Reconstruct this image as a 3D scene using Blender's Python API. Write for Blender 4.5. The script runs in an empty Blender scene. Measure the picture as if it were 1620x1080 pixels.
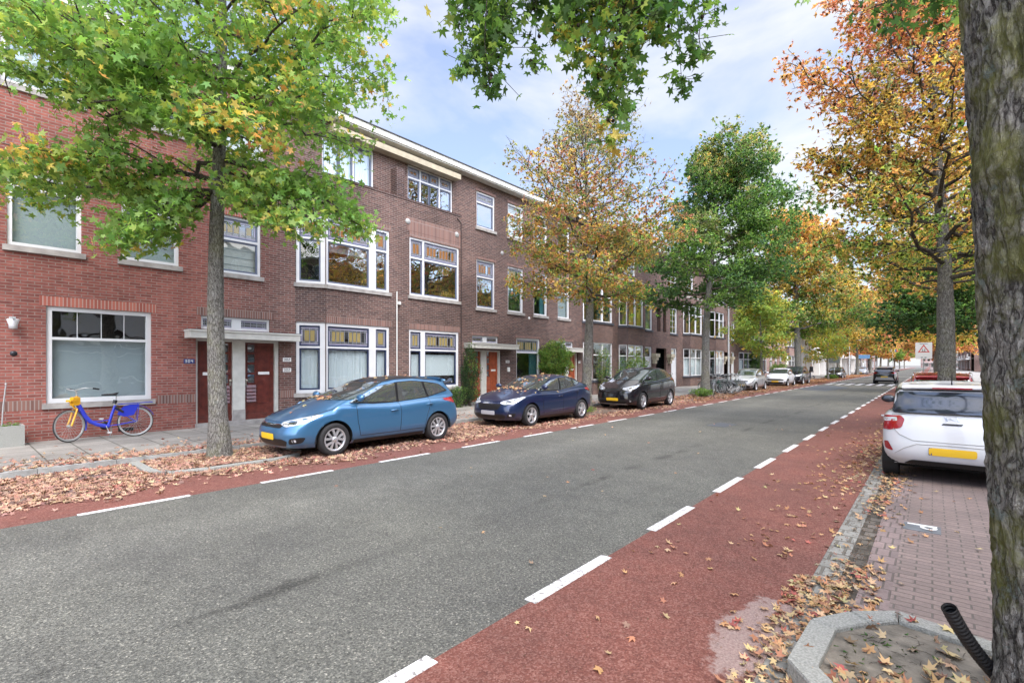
import bpy, bmesh, math, random
import numpy as np
from mathutils import Vector, Matrix
from mathutils.bvhtree import BVHTree
R = math.radians
random.seed(7)
scene = bpy.context.scene
COL = scene.collection

# ------------------------------------------------------------------ camera
cam_d = bpy.data.cameras.new("camera")
cam = bpy.data.objects.new("camera", cam_d); COL.objects.link(cam)
cam.location = (0, 0, 1.76)
cam.rotation_euler = (R(90), 0, math.atan(665 / 775))
cam_d.sensor_width = 36; cam_d.lens = 775 / 1620 * 36
cam_d.shift_y = 37 / 1620; cam_d.clip_start = 0.05; cam_d.clip_end = 3000
scene.camera = cam

# ------------------------------------------------------------------ world, sun, exposure
SUN_EL, SUN_AZ = 52, 118          # azimuth of the sun measured from +y towards +x
w = bpy.data.worlds.new("World"); scene.world = w; w.use_nodes = True
nt = w.node_tree; nt.nodes.clear()
def wn(t, **k):
    n = nt.nodes.new(t)
    for a, b in k.items(): setattr(n, a, b)
    return n
out = wn('ShaderNodeOutputWorld'); bg = wn('ShaderNodeBackground')
sky = wn('ShaderNodeTexSky', sky_type='NISHITA', sun_disc=False)
sky.sun_elevation = R(SUN_EL); sky.sun_rotation = R(SUN_AZ); sky.air_density = 1.0; sky.dust_density = 1.0
tc = wn('ShaderNodeTexCoord'); mp = wn('ShaderNodeMapping'); mp.inputs['Scale'].default_value = (1, 1, 2.6)
nz = wn('ShaderNodeTexNoise'); nz.inputs['Scale'].default_value = 2.1; nz.inputs['Detail'].default_value = 7; nz.inputs['Roughness'].default_value = .52
nz.inputs['Distortion'].default_value = .35
cr = wn('ShaderNodeValToRGB'); cr.color_ramp.elements[0].position = .42; cr.color_ramp.elements[1].position = .63
cr.color_ramp.elements[0].color = (.28, .28, .28, 1); cr.color_ramp.elements[1].color = (.95, .95, .95, 1)
mx = wn('ShaderNodeMix', data_type='RGBA')
mx.inputs[7].default_value = (4.1, 4.15, 4.3, 1)
mul = wn('ShaderNodeMix', data_type='RGBA', blend_type='MULTIPLY'); mul.inputs[0].default_value = 1; mul.inputs[7].default_value = (.98, 1.06, 1.24, 1)
L = nt.links.new
L(tc.outputs['Generated'], mp.inputs[0]); L(mp.outputs[0], nz.inputs[0]); L(nz.outputs[0], cr.inputs[0])
L(sky.outputs[0], mul.inputs[6]); L(mul.outputs[2], mx.inputs[6]); L(cr.outputs[0], mx.inputs[0])
# added fill: sky made brighter and warmer around the sun, behind the camera
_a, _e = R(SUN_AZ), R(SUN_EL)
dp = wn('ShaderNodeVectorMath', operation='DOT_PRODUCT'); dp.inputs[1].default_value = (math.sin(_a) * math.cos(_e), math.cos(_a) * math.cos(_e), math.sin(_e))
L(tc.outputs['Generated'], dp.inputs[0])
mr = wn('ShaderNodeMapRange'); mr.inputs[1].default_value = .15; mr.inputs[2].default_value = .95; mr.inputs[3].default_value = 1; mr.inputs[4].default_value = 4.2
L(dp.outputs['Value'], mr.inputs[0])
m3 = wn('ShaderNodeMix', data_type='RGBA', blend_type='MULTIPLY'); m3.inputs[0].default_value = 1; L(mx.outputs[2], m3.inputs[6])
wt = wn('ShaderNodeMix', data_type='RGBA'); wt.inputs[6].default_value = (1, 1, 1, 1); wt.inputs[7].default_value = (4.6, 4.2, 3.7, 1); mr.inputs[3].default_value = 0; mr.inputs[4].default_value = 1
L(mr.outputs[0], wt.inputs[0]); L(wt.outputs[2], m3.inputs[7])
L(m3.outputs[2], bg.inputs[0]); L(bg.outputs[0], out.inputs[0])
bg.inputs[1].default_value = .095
sd = bpy.data.lights.new("sun", 'SUN'); sun = bpy.data.objects.new("sun", sd); COL.objects.link(sun)
sd.energy = 1.0; sd.angle = R(35); sd.color = (1, .94, .84)
az = R(SUN_AZ); el = R(SUN_EL)
sdir = Vector((math.sin(az) * math.cos(el), math.cos(az) * math.cos(el), math.sin(el)))
sun.rotation_euler = sdir.to_track_quat('Z', 'Y').to_euler()
scene.view_settings.view_transform = 'Standard'; scene.view_settings.look = 'None'
scene.view_settings.exposure = 1.46; scene.view_settings.gamma = 1
scene.render.engine = 'CYCLES'

# ------------------------------------------------------------------ material helpers
MATS = {}
def newmat(name):
    m = bpy.data.materials.new(name); m.use_nodes = True; MATS[name] = m
    return m, m.node_tree, m.node_tree.nodes['Principled BSDF']
def simple(name, col, rough=.6, metal=0, coat=0, noise=0, nscale=8, spec=.5, bump=0, bscale=60):
    m, t, b = newmat(name)
    b.inputs['Base Color'].default_value = (*col, 1); b.inputs['Roughness'].default_value = rough
    b.inputs['Metallic'].default_value = metal; b.inputs['Coat Weight'].default_value = coat
    b.inputs['Specular IOR Level'].default_value = spec
    if noise or bump:
        tc = t.nodes.new('ShaderNodeTexCoord')
    if noise:
        n = t.nodes.new('ShaderNodeTexNoise'); n.inputs['Scale'].default_value = nscale; n.inputs['Detail'].default_value = 6
        r = t.nodes.new('ShaderNodeValToRGB')
        r.color_ramp.elements[0].position = .3; r.color_ramp.elements[1].position = .7
        r.color_ramp.elements[0].color = (*[c * (1 - noise) for c in col], 1)
        r.color_ramp.elements[1].color = (*[min(1, c * (1 + noise * .6)) for c in col], 1)
        t.links.new(tc.outputs['Object'], n.inputs[0]); t.links.new(n.outputs[0], r.inputs[0]); t.links.new(r.outputs[0], b.inputs['Base Color'])
    if bump:
        n = t.nodes.new('ShaderNodeTexNoise'); n.inputs['Scale'].default_value = bscale; n.inputs['Detail'].default_value = 4
        bp = t.nodes.new('ShaderNodeBump'); bp.inputs['Strength'].default_value = bump; bp.inputs['Distance'].default_value = .01
        t.links.new(tc.outputs['Object'], n.inputs[0]); t.links.new(n.outputs[0], bp.inputs['Height']); t.links.new(bp.outputs[0], b.inputs['Normal'])
    return m
class NT:
    def __init__(s, t): s.t = t
    def n(s, ty, **k):
        n = s.t.nodes.new(ty)
        for a, b in k.items():
            if a.startswith('i_'): n.inputs[a[2:].replace('_', ' ')].default_value = b
            else: setattr(n, a, b)
        return n
    def l(s, a, b): s.t.links.new(a, b)
    def ramp(s, src, stops):
        r = s.n('ShaderNodeValToRGB'); e = r.color_ramp.elements
        while len(e) < len(stops): e.new(.5)
        for q, (p, c) in zip(e, stops): q.position = p; q.color = (*c, 1) if len(c) == 3 else c
        s.l(src, r.inputs[0]); return r.outputs[0]
    def mix(s, f, a, b, mode='MIX'):
        m = s.n('ShaderNodeMix', data_type='RGBA', blend_type=mode)
        for i, v in ((0, f), (6, a), (7, b)):
            if hasattr(v, 'default_value') or hasattr(v, 'is_output'): s.l(v, m.inputs[i])
            else: m.inputs[i].default_value = v if i == 0 else (*v, 1)
        return m.outputs[2]
    def noise(s, vec, sc, det=5, rough=.5):
        n = s.n('ShaderNodeTexNoise'); n.inputs['Scale'].default_value = sc; n.inputs['Detail'].default_value = det; n.inputs['Roughness'].default_value = rough
        if vec: s.l(vec, n.inputs[0])
        return n.outputs[0]
    def math(s, op, a, b=0):
        m = s.n('ShaderNodeMath', operation=op)
        for i, v in ((0, a), (1, b)):
            if hasattr(v, 'is_output'): s.l(v, m.inputs[i])
            else: m.inputs[i].default_value = v
        return m.outputs[0]

def brick_mat(name, c1, c2, mort, alt=None, rowh=.066, bw=.22, msize=.009, bumpd=.006, dark=.3):
    m, t, b = newmat(name); q = NT(t)
    tc = q.n('ShaderNodeTexCoord'); sep = q.n('ShaderNodeSeparateXYZ'); q.l(tc.outputs['Object'], sep.inputs[0])
    comb = q.n('ShaderNodeCombineXYZ'); q.l(q.math('ADD', sep.outputs[0], sep.outputs[1]), comb.inputs[0]); q.l(sep.outputs[2], comb.inputs[1])
    br = q.n('ShaderNodeTexBrick'); q.l(comb.outputs[0], br.inputs[0])
    br.inputs['Scale'].default_value = 1; br.inputs['Brick Width'].default_value = bw; br.inputs['Row Height'].default_value = rowh
    br.inputs['Mortar Size'].default_value = msize; br.inputs['Mortar Smooth'].default_value = .2; br.inputs['Bias'].default_value = -.1
    br.inputs['Color1'].default_value = (*c1, 1); br.inputs['Color2'].default_value = (*c2, 1); br.inputs['Mortar'].default_value = (*mort, 1)
    br.offset = .5
    big = q.noise(tc.outputs['Object'], .45, 5); fine = q.noise(tc.outputs['Object'], 9, 4)
    col = br.outputs[0]
    if alt:      # newer brickwork shifts to another firing of brick further along the wall
        s = q.math('ADD', sep.outputs[1], q.math('MULTIPLY', q.math('SUBTRACT', big, .5), 3.2))
        f = q.ramp(q.math('MULTIPLY', q.math('SUBTRACT', s, alt[0]), 1 / alt[1]), [(0, (0, 0, 0)), (1, (1, 1, 1))])
        br2 = q.n('ShaderNodeTexBrick'); q.l(comb.outputs[0], br2.inputs[0])
        for k in ('Scale', 'Brick Width', 'Row Height', 'Mortar Size', 'Mortar Smooth', 'Bias'): br2.inputs[k].default_value = br.inputs[k].default_value
        br2.inputs['Color1'].default_value = (*alt[2], 1); br2.inputs['Color2'].default_value = (*alt[3], 1); br2.inputs['Mortar'].default_value = (*alt[4], 1); br2.offset = .5
        col = q.mix(f, col, br2.outputs[0])
    v = q.ramp(big, [(.3, (1 - dark,) * 3), (.72, (1.18,) * 3)])
    col = q.mix(1, col, v, 'MULTIPLY')
    col = q.mix(.8, col, q.ramp(fine, [(.3, (.8,) * 3), (.7, (1.15,) * 3)]), 'MULTIPLY')
    soot = q.ramp(sep.outputs[2], [(0, (.62,) * 3), (.12, (1, 1, 1))])
    q.l(col, b.inputs['Base Color']); b.inputs['Roughness'].default_value = .88; b.inputs['Specular IOR Level'].default_value = .25
    bp = q.n('ShaderNodeBump'); bp.inputs['Strength'].default_value = .8; bp.inputs['Distance'].default_value = bumpd; bp.invert = True
    q.l(br.outputs[1], bp.inputs['Height']); q.l(bp.outputs[0], b.inputs['Normal'])
    return m
def soldier_mat(name, c1, c2, mort):
    m, t, b = newmat(name); q = NT(t)
    tc = q.n('ShaderNodeTexCoord'); sep = q.n('ShaderNodeSeparateXYZ'); q.l(tc.outputs['Object'], sep.inputs[0])
    comb = q.n('ShaderNodeCombineXYZ'); q.l(q.math('ADD', sep.outputs[0], sep.outputs[1]), comb.inputs[0]); q.l(sep.outputs[2], comb.inputs[1])
    br = q.n('ShaderNodeTexBrick'); q.l(comb.outputs[0], br.inputs[0]); br.offset = 0
    br.inputs['Scale'].default_value = 1; br.inputs['Brick Width'].default_value = .066; br.inputs['Row Height'].default_value = .5
    br.inputs['Mortar Size'].default_value = .010; br.inputs['Color1'].default_value = (*c1, 1); br.inputs['Color2'].default_value = (*c2, 1); br.inputs['Mortar'].default_value = (*mort, 1)
    q.l(br.outputs[0], b.inputs['Base Color']); b.inputs['Roughness'].default_value = .88
    return m
M = MATS
brick_mat('brick_red', (.32, .108, .085), (.19, .060, .050), (.28, .20, .175), alt=(4.6, 2.0, (.20, .095, .078), (.105, .053, .046), (.25, .21, .19)))
brick_mat('brick_brown', (.165, .092, .076), (.075, .043, .040), (.23, .195, .178), dark=.38)
brick_mat('brick_plum', (.18, .098, .08), (.085, .05, .045), (.22, .185, .165), dark=.38)
brick_mat('brick_pink', (.34, .21, .19), (.26, .15, .135), (.36, .32, .30), dark=.2)
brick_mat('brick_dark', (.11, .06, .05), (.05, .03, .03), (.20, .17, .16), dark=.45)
soldier_mat('soldier_red', (.42, .13, .09), (.27, .07, .05), (.36, .26, .22))
soldier_mat('soldier_brown', (.23, .115, .09), (.12, .06, .05), (.26, .21, .19))
simple('white_paint', (.66, .67, .68), .38, noise=.07, nscale=3)
simple('old_white_paint', (.58, .575, .53), .5, noise=.12, nscale=6)
simple('navy_paint', (.022, .035, .085), .3)
simple('greyblue_paint', (.11, .13, .19), .35)
simple('cream_lintel', (.42, .37, .27), .8, noise=.25, nscale=3)
simple('concrete_sill', (.34, .32, .30), .85, noise=.3, nscale=5)
simple('slate_sill', (.05, .055, .07), .6, noise=.2)
simple('roof_tile', (.10, .065, .055), .8, noise=.3, nscale=3)
simple('bitumen', (.06, .06, .065), .9, noise=.3, nscale=2)
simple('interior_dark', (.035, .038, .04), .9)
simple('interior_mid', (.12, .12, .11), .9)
simple('curtain', (.74, .77, .80), .9)
simple('blind', (.70, .69, .65), .85)
simple('blind_grey', (.40, .44, .46), .8)
simple('teal_curtain', (.05, .16, .18), .9)
simple('yellow_curtain', (.55, .38, .06), .9)
simple('lead', (.38, .40, .44), .5, metal=.3)
simple('amber_glass', (.25, .115, .035), .15, spec=.7)
simple('lilac_glass', (.33, .31, .42), .15, spec=.8)
simple('olive_glass', (.30, .24, .10), .15, spec=.8)
simple('door_wood', (.12, .024, .016), .35, noise=.4, nscale=7, coat=.4)
simple('door_orange', (.34, .075, .028), .35, noise=.3, nscale=6, coat=.3)
simple('brass', (.55, .5, .42), .3, metal=.9)
simple('plate_blue', (.02, .04, .16), .3); simple('plate_white', (.8, .8, .78), .4)
simple('galv', (.48, .50, .50), .45, metal=.6, noise=.15)
simple('dark_metal', (.03, .03, .035), .4, metal=.5)
simple('grey_pipe', (.36, .36, .35), .6, noise=.2)
simple('white_pipe', (.7, .7, .68), .5)
simple('black_plastic', (.012, .012, .013), .45)
simple('kerb_stone', (.30, .305, .29), .88, noise=.3, nscale=7, bump=.4, bscale=90)
simple('pebble_concrete', (.30, .305, .28), .9, noise=.35, nscale=80, bump=.7, bscale=110)

def glass_mat(name, tint, refl, rough=.015):
    m, t, b = newmat(name); q = NT(t)
    tr = q.n('ShaderNodeBsdfTransparent'); tr.inputs[0].default_value = (*tint, 1)
    gl = q.n('ShaderNodeBsdfGlossy'); gl.inputs['Roughness'].default_value = rough; gl.inputs[0].default_value = (.95, .98, 1, 1)
    lw = q.n('ShaderNodeLayerWeight'); lw.inputs[0].default_value = .5
    # real panes are a little wavy
    tc = q.n('ShaderNodeTexCoord'); nn = q.noise(tc.outputs['Object'], 1.4, 2)
    bp = q.n('ShaderNodeBump'); bp.inputs['Strength'].default_value = .25; bp.inputs['Distance'].default_value = .03
    q.l(nn, bp.inputs['Height']); q.l(bp.outputs[0], gl.inputs['Normal'])
    f = q.math('ADD', q.math('MULTIPLY', q.math('POWER', lw.outputs['Facing'], 3.5), .9), refl)
    ms = q.n('ShaderNodeMixShader'); q.l(f, ms.inputs[0]); q.l(tr.outputs[0], ms.inputs[1]); q.l(gl.outputs[0], ms.inputs[2])
    q.l(ms.outputs[0], t.nodes['Material Output'].inputs[0])
    t.nodes.remove(b); return m
glass_mat('window_glass', (.82, .88, .88), .16)
glass_mat('window_glass_strong', (.6, .66, .68), .42)
glass_mat('window_glass_soft', (.9, .95, .95), .08)

# ------------------------------------------------------------------ mesh builder
def tag(o, label=None, cat=None, group=None, kind=None):
    if label: o['label'] = label
    if cat: o['category'] = cat
    if group: o['group'] = group
    if kind: o['kind'] = kind
    return o
def empty(name, loc=(0, 0, 0), rz=0):
    o = bpy.data.objects.new(name, None); COL.objects.link(o); o.location = loc; o.rotation_euler = (0, 0, rz); o.empty_display_size = .2
    return o
class MB:
    """collects shapes and links them as ONE mesh; F = optional frame (origin, u, n) mapping (n,u,z)->xyz"""
    def __init__(s, frame=None): s.v = []; s.f = []; s.mi = []; s.m = []; s.F = frame; s.sm = []
    def mat(s, m):
        if m not in s.m: s.m.append(m)
        return s.m.index(m)
    def P(s, p):
        if s.F is None: return tuple(p)
        o, u, n = s.F
        return (o[0] + n[0] * p[0] + u[0] * p[1], o[1] + n[1] * p[0] + u[1] * p[1], p[2])
    def face(s, pts, m, smooth=False):
        b = len(s.v); s.v += [s.P(p) for p in pts]; s.f.append(tuple(range(b, b + len(pts)))); s.mi.append(s.mat(m)); s.sm.append(smooth)
    def raw(s, vs, fs, m, smooth=False):
        b = len(s.v); s.v += [s.P(p) for p in vs]; k = s.mat(m)
        for f in fs: s.f.append(tuple(b + i for i in f)); s.mi.append(k); s.sm.append(smooth)
    def box(s, x0, x1, y0, y1, z0, z1, m):
        if x0 > x1: x0, x1 = x1, x0
        if y0 > y1: y0, y1 = y1, y0
        if z0 > z1: z0, z1 = z1, z0
        vs = [(x, y, z) for z in (z0, z1) for (x, y) in ((x0, y0), (x1, y0), (x1, y1), (x0, y1))]
        s.raw(vs, [(3, 2, 1, 0), (4, 5, 6, 7), (0, 1, 5, 4), (1, 2, 6, 5), (2, 3, 7, 6), (3, 0, 4, 7)], m)
    def prism(s, poly, z0, z1, m, bevel=0):
        n = len(poly); 
        if bevel:
            c = [sum(p[i] for p in poly) / n for i in (0, 1)]
            top = []
            for p in poly:
                d = math.hypot(p[0] - c[0], p[1] - c[1]) or 1; k = max(0, 1 - bevel / d)
                top.append((c[0] + (p[0] - c[0]) * k, c[1] + (p[1] - c[1]) * k))
            vs = [(*p, z0) for p in poly] + [(*p, z1 - bevel) for p in poly] + [(*p, z1) for p in top]
            fs = [tuple(reversed(range(n))), tuple(range(2 * n, 3 * n))] + [(j * n + i, j * n + (i + 1) % n, (j + 1) * n + (i + 1) % n, (j + 1) * n + i) for j in (0, 1) for i in range(n)]
        else:
            vs = [(*p, z0) for p in poly] + [(*p, z1) for p in poly]
            fs = [tuple(reversed(range(n))), tuple(range(n, 2 * n))] + [(i, (i + 1) % n, n + (i + 1) % n, n + i) for i in range(n)]
        s.raw(vs, fs, m)
    def tube(s, pts, r, m, n=8, caps=True, smooth=True):
        pts = [Vector(p) for p in pts]
        if not hasattr(r, '__len__'): r = [r] * len(pts)
        vs = []; up = None
        for i, p in enumerate(pts):
            d = (pts[min(i + 1, len(pts) - 1)] - pts[max(i - 1, 0)])
            if d.length < 1e-9: d = Vector((0, 0, 1))
            d.normalize()
            if up is None:
                up = Vector((0, 0, 1)) if abs(d.z) < .9 else Vector((1, 0, 0))
            a = d.cross(up)
            if a.length < 1e-6: a = d.cross(Vector((0, 1, 0)))
            a.normalize(); up = a.cross(d).normalized()
            for k in range(n):
                t = 2 * math.pi * k / n
                vs.append(p + (a * math.cos(t) + up * math.sin(t)) * r[i])
        fs = [(i * n + k, i * n + (k + 1) % n, (i + 1) * n + (k + 1) % n, (i + 1) * n + k) for i in range(len(pts) - 1) for k in range(n)]
        s.raw([tuple(v) for v in vs], fs, m, smooth)
        if caps:
            s.raw([tuple(v) for v in vs[:n]], [tuple(range(n))], m); s.raw([tuple(v) for v in vs[-n:]], [tuple(reversed(range(n)))], m)
    def lathe(s, prof, m, n=24, axis='z', c=(0, 0, 0), smooth=True):
        vs = []
        for r, h in prof:
            for k in range(n):
                t = 2 * math.pi * k / n; a, b = r * math.cos(t), r * math.sin(t)
                vs.append({'z': (c[0] + a, c[1] + b, c[2] + h), 'x': (c[0] + h, c[1] + a, c[2] + b), 'y': (c[0] + a, c[1] + h, c[2] + b)}[axis])
        fs = [(i * n + k, i * n + (k + 1) % n, (i + 1) * n + (k + 1) % n, (i + 1) * n + k) for i in range(len(prof) - 1) for k in range(n)]
        s.raw(vs, fs, m, smooth)
    def ball(s, c, r, m, n=10):
        r = r if hasattr(r, '__len__') else (r, r, r)
        vs = []; fs = []
        for i in range(n + 1):
            ph = math.pi * i / n
            for k in range(2 * n):
                t = math.pi * k / n
                vs.append((c[0] + r[0] * math.sin(ph) * math.cos(t), c[1] + r[1] * math.sin(ph) * math.sin(t), c[2] + r[2] * math.cos(ph)))
        for i in range(n):
            for k in range(2 * n): fs.append((i * 2 * n + k, (i + 1) * 2 * n + k, (i + 1) * 2 * n + (k + 1) % (2 * n), i * 2 * n + (k + 1) % (2 * n)))
        s.raw(vs, fs, m, True)
    def plate(s, y0, y1, z0, z1, xf, xb, holes, m, mr=None):
        """slab in the (u,z) plane from n=xb (back) to n=xf (front) with rectangular holes"""
        mr = mr or m
        ys = sorted({y0, y1, *[c for h in holes for c in h[:2] if y0 < c < y1]}); zs = sorted({z0, z1, *[c for h in holes for c in h[2:4] if z0 < c < z1]})
        def inh(y, z): return any(h[0] < y < h[1] and h[2] < z < h[3] for h in holes)
        for a, b in zip(ys, ys[1:]):
            run = None
            for c, d in zip(zs, zs[1:]):
                if not inh((a + b) / 2, (c + d) / 2):
                    if run is None: run = [c, d]
                    else: run[1] = d
                else:
                    if run: s.face([(xf, a, run[0]), (xf, b, run[0]), (xf, b, run[1]), (xf, a, run[1])], m)
                    run = None
            if run: s.face([(xf, a, run[0]), (xf, b, run[0]), (xf, b, run[1]), (xf, a, run[1])], m)
        for h in holes:
            a, b, c, d = h[:4]
            s.face([(xf, a, c), (xb, a, c), (xb, a, d), (xf, a, d)], mr); s.face([(xf, b, c), (xf, b, d), (xb, b, d), (xb, b, c)], mr)
            s.face([(xf, a, d), (xb, a, d), (xb, b, d), (xf, b, d)], mr); s.face([(xf, a, c), (xf, b, c), (xb, b, c), (xb, a, c)], mr)
        s.face([(xf, y0, z0), (xf, y0, z1), (xb, y0, z1), (xb, y0, z0)], mr); s.face([(xf, y1, z0), (xb, y1, z0), (xb, y1, z1), (xf, y1, z1)], mr)
        s.face([(xf, y0, z1), (xf, y1, z1), (xb, y1, z1), (xb, y0, z1)], mr); s.face([(xf, y0, z0), (xb, y0, z0), (xb, y1, z0), (xf, y1, z0)], mr)
    def build(s, name, parent=None, **t):
        me = bpy.data.meshes.new(name); me.from_pydata(s.v, [], s.f)
        for m in s.m: me.materials.append(M[m] if isinstance(m, str) else m)
        me.polygons.foreach_set('material_index', s.mi); me.polygons.foreach_set('use_smooth', s.sm); me.update()
        o = bpy.data.objects.new(name, me); COL.objects.link(o)
        if parent is not None: o.parent = parent
        return tag(o, **t)
def copy_tree(o, parent=None):
    c = o.copy(); COL.objects.link(c)
    if parent is not None: c.parent = parent
    for ch in [x for x in bpy.data.objects if x.parent is o]: copy_tree(ch, c)
    return c
def structure(name, mb): return mb.build(name, kind='structure')

# ------------------------------------------------------------------ ground materials
def asphalt():
    m, t, b = newmat('asphalt'); q = NT(t); tc = q.n('ShaderNodeTexCoord'); o = tc.outputs['Object']
    vo = q.n('ShaderNodeTexVoronoi'); vo.inputs['Scale'].default_value = 100; q.l(o, vo.inputs[0])
    sp = q.ramp(q.math('MULTIPLY', vo.outputs['Color'], 1), [(.0, (.042, .043, .039)), (.4, (.095, .096, .086)), (.78, (.145, .145, .127)), (.97, (.31, .30, .255))])
    fine = q.noise(o, 55, 3); big = q.noise(o, .5, 5, .6); mid = q.noise(o, 3.2, 5, .65)
    c = q.mix(1, sp, q.ramp(fine, [(.35, (.72,) * 3), (.65, (1.3,) * 3)]), 'MULTIPLY')
    c = q.mix(1, c, q.ramp(big, [(.3, (.80, .80, .82)), (.7, (1.15, 1.15, 1.12))]), 'MULTIPLY')
    c = q.mix(1, c, q.ramp(mid, [(.3, (.86,) * 3), (.7, (1.1,) * 3)]), 'MULTIPLY')
    # worn wheel tracks and a dark tar streak down the middle of the lanes
    sep = q.n('ShaderNodeSeparateXYZ'); q.l(o, sep.inputs[0])
    wob = q.math('MULTIPLY', q.math('SUBTRACT', q.noise(o, .35, 4), .5), .5)
    xx = q.math('ADD', sep.outputs[0], wob)
    d = q.math('ABSOLUTE', q.math('ADD', xx, 3.85))
    st = q.ramp(q.math('ADD', d, q.math('MULTIPLY', q.noise(o, 2.4, 5, .7), .45)), [(.20, (.42,) * 3), (.34, (1,) * 3)])
    pm = q.ramp(q.noise(o, .8, 4, .6), [(.46, (0,) * 3), (.58, (.85,) * 3)]); c = q.mix(pm, c, q.mix(1, c, st, 'MULTIPLY'))
    d2 = q.math('ABSOLUTE', q.math('ADD', xx, 6.0)); st2 = q.ramp(d2, [(0, (1.18,) * 3), (.8, (.98,) * 3)])
    c = q.mix(1, c, st2, 'MULTIPLY')
    q.l(c, b.inputs['Base Color']); b.inputs['Roughness'].default_value = .8; b.inputs['Specular IOR Level'].default_value = .35
    bp = q.n('ShaderNodeBump'); bp.inputs['Strength'].default_value = .7; bp.inputs['Distance'].default_value = .005
    q.l(vo.outputs['Distance'], bp.inputs['Height']); q.l(bp.outputs[0], b.inputs['Normal'])
asphalt()
def red_asphalt(name, k, dirt):
    m, t, b = newmat(name); q = NT(t); tc = q.n('ShaderNodeTexCoord'); o = tc.outputs['Object']
    vo = q.n('ShaderNodeTexVoronoi'); vo.inputs['Scale'].default_value = 95; q.l(o, vo.inputs[0])
    sp = q.ramp(q.math('MULTIPLY', vo.outputs['Color'], 1), [(.0, (.13 * k, .036 * k, .026 * k)), (.5, (.215 * k, .072 * k, .052 * k)), (.96, (.35 * k, .175 * k, .14 * k))])
    c = q.mix(1, sp, q.ramp(q.noise(o, .9, 6, .65), [(.3, (.76, .8, .82)), (.7, (1.15, 1.12, 1.1))]), 'MULTIPLY')
    c = q.mix(1, c, q.ramp(q.noise(o, 9, 5, .7), [(.3, (.80,) * 3), (.7, (1.12,) * 3)]), 'MULTIPLY')
    if dirt:
        sep = q.n('ShaderNodeSeparateXYZ'); q.l(o, sep.inputs[0])
        # pale, washed-out patch of old surfacing beside the tree pit
        e = q.n('ShaderNodeVectorMath', operation='SUBTRACT'); q.l(o, e.inputs[0]); e.inputs[1].default_value = (-.87, 3.50, 0)
        e2 = q.n('ShaderNodeVectorMath', operation='MULTIPLY'); q.l(e.outputs[0], e2.inputs[0]); e2.inputs[1].default_value = (3.7, 1.45, 0)
        ln = q.n('ShaderNodeVectorMath', operation='LENGTH'); q.l(e2.outputs[0], ln.inputs[0])
        f = q.ramp(q.math('ADD', ln.outputs['Value'], q.math('MULTIPLY', q.math('SUBTRACT', q.noise(o, 7, 6, .7), .5), 1.5)), [(.78, (1,) * 3), (.92, (0,) * 3)])
        c = q.mix(q.math('MULTIPLY', f, .66), c, q.ramp(q.noise(o, 60, 4, .7), [(.35, (.22, .16, .145)), (.65, (.40, .33, .30))]))
        # grime along the gutter
        g = q.ramp(q.math('ADD', sep.outputs[0], q.math('MULTIPLY', q.noise(o, 12, 4), .14)), [(0, (1,) * 3), (1, (1,) * 3)])
    q.l(c, b.inputs['Base Color']); b.inputs['Roughness'].default_value = .85
    bp = q.n('ShaderNodeBump'); bp.inputs['Strength'].default_value = .6; bp.inputs['Distance'].default_value = .004
    q.l(vo.outputs['Distance'], bp.inputs['Height']); q.l(bp.outputs[0], b.inputs['Normal'])
red_asphalt('red_asphalt', .74, True); red_asphalt('red_asphalt_bright', .78, False)
def paving(name, c1, c2, mort, bw, rh, off=.5, rot=0, ms=.012, noise=.3, bump=.006, rough=.85, bias=0):
    m, t, b = newmat(name); q = NT(t); tc = q.n('ShaderNodeTexCoord'); mp = q.n('ShaderNodeMapping'); q.l(tc.outputs['Object'], mp.inputs[0]); mp.inputs['Rotation'].default_value = (0, 0, rot)
    br = q.n('ShaderNodeTexBrick'); q.l(mp.outputs[0], br.inputs[0]); br.offset = off
    br.inputs['Scale'].default_value = 1; br.inputs['Brick Width'].default_value = bw; br.inputs['Row Height'].default_value = rh; br.inputs['Mortar Size'].default_value = ms
    br.inputs['Mortar Smooth'].default_value = .3; br.inputs['Bias'].default_value = bias
    br.inputs['Color1'].default_value = (*c1, 1); br.inputs['Color2'].default_value = (*c2, 1); br.inputs['Mortar'].default_value = (*mort, 1)
    o = tc.outputs['Object']
    c = q.mix(1, br.outputs[0], q.ramp(q.noise(o, 1.1, 6, .6), [(.3, (1 - noise,) * 3), (.7, (1.15,) * 3)]), 'MULTIPLY')
    c = q.mix(1, c, q.ramp(q.noise(o, 38, 4, .7), [(.3, (.78,) * 3), (.7, (1.18,) * 3)]), 'MULTIPLY')
    q.l(c, b.inputs['Base Color']); b.inputs['Roughness'].default_value = rough
    bp = q.n('ShaderNodeBump'); bp.inputs['Strength'].default_value = .8; bp.inputs['Distance'].default_value = bump; bp.invert = True
    q.l(br.outputs[1], bp.inputs['Height']); q.l(bp.outputs[0], b.inputs['Normal'])
paving('pavement_tile', (.31, .295, .265), (.245, .235, .215), (.11, .105, .085), .6, .6, off=.5, rot=0, ms=.013)
paving('bay_paver', (.21, .135, .12), (.15, .10, .095), (.08, .065, .055), .21, .105, ms=.008)
paving('bay_paver_right', (.235, .18, .165), (.18, .14, .13), (.11, .095, .085), .215, .088, ms=.007, noise=.22, rough=.7)
paving('border_paver', (.25, .19, .18), (.19, .15, .145), (.12, .10, .09), .10, .21, off=.5, ms=.008)
paving('silt_paver', (.17, .15, .13), (.09, .078, .06), (.065, .055, .042), .14, .16, off=.3, ms=.022, noise=.5)
paving('gutter_paver', (.28, .275, .25), (.22, .22, .20), (.14, .13, .11), .18, .21, off=.5, ms=.014, noise=.4)
paving('pale_pavement', (.34, .33, .31), (.27, .265, .25), (.15, .14, .13), .3, .3, ms=.01)
simple('soil', (.19, .168, .135), .95, noise=.5, nscale=9, bump=.9, bscale=35)
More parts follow.
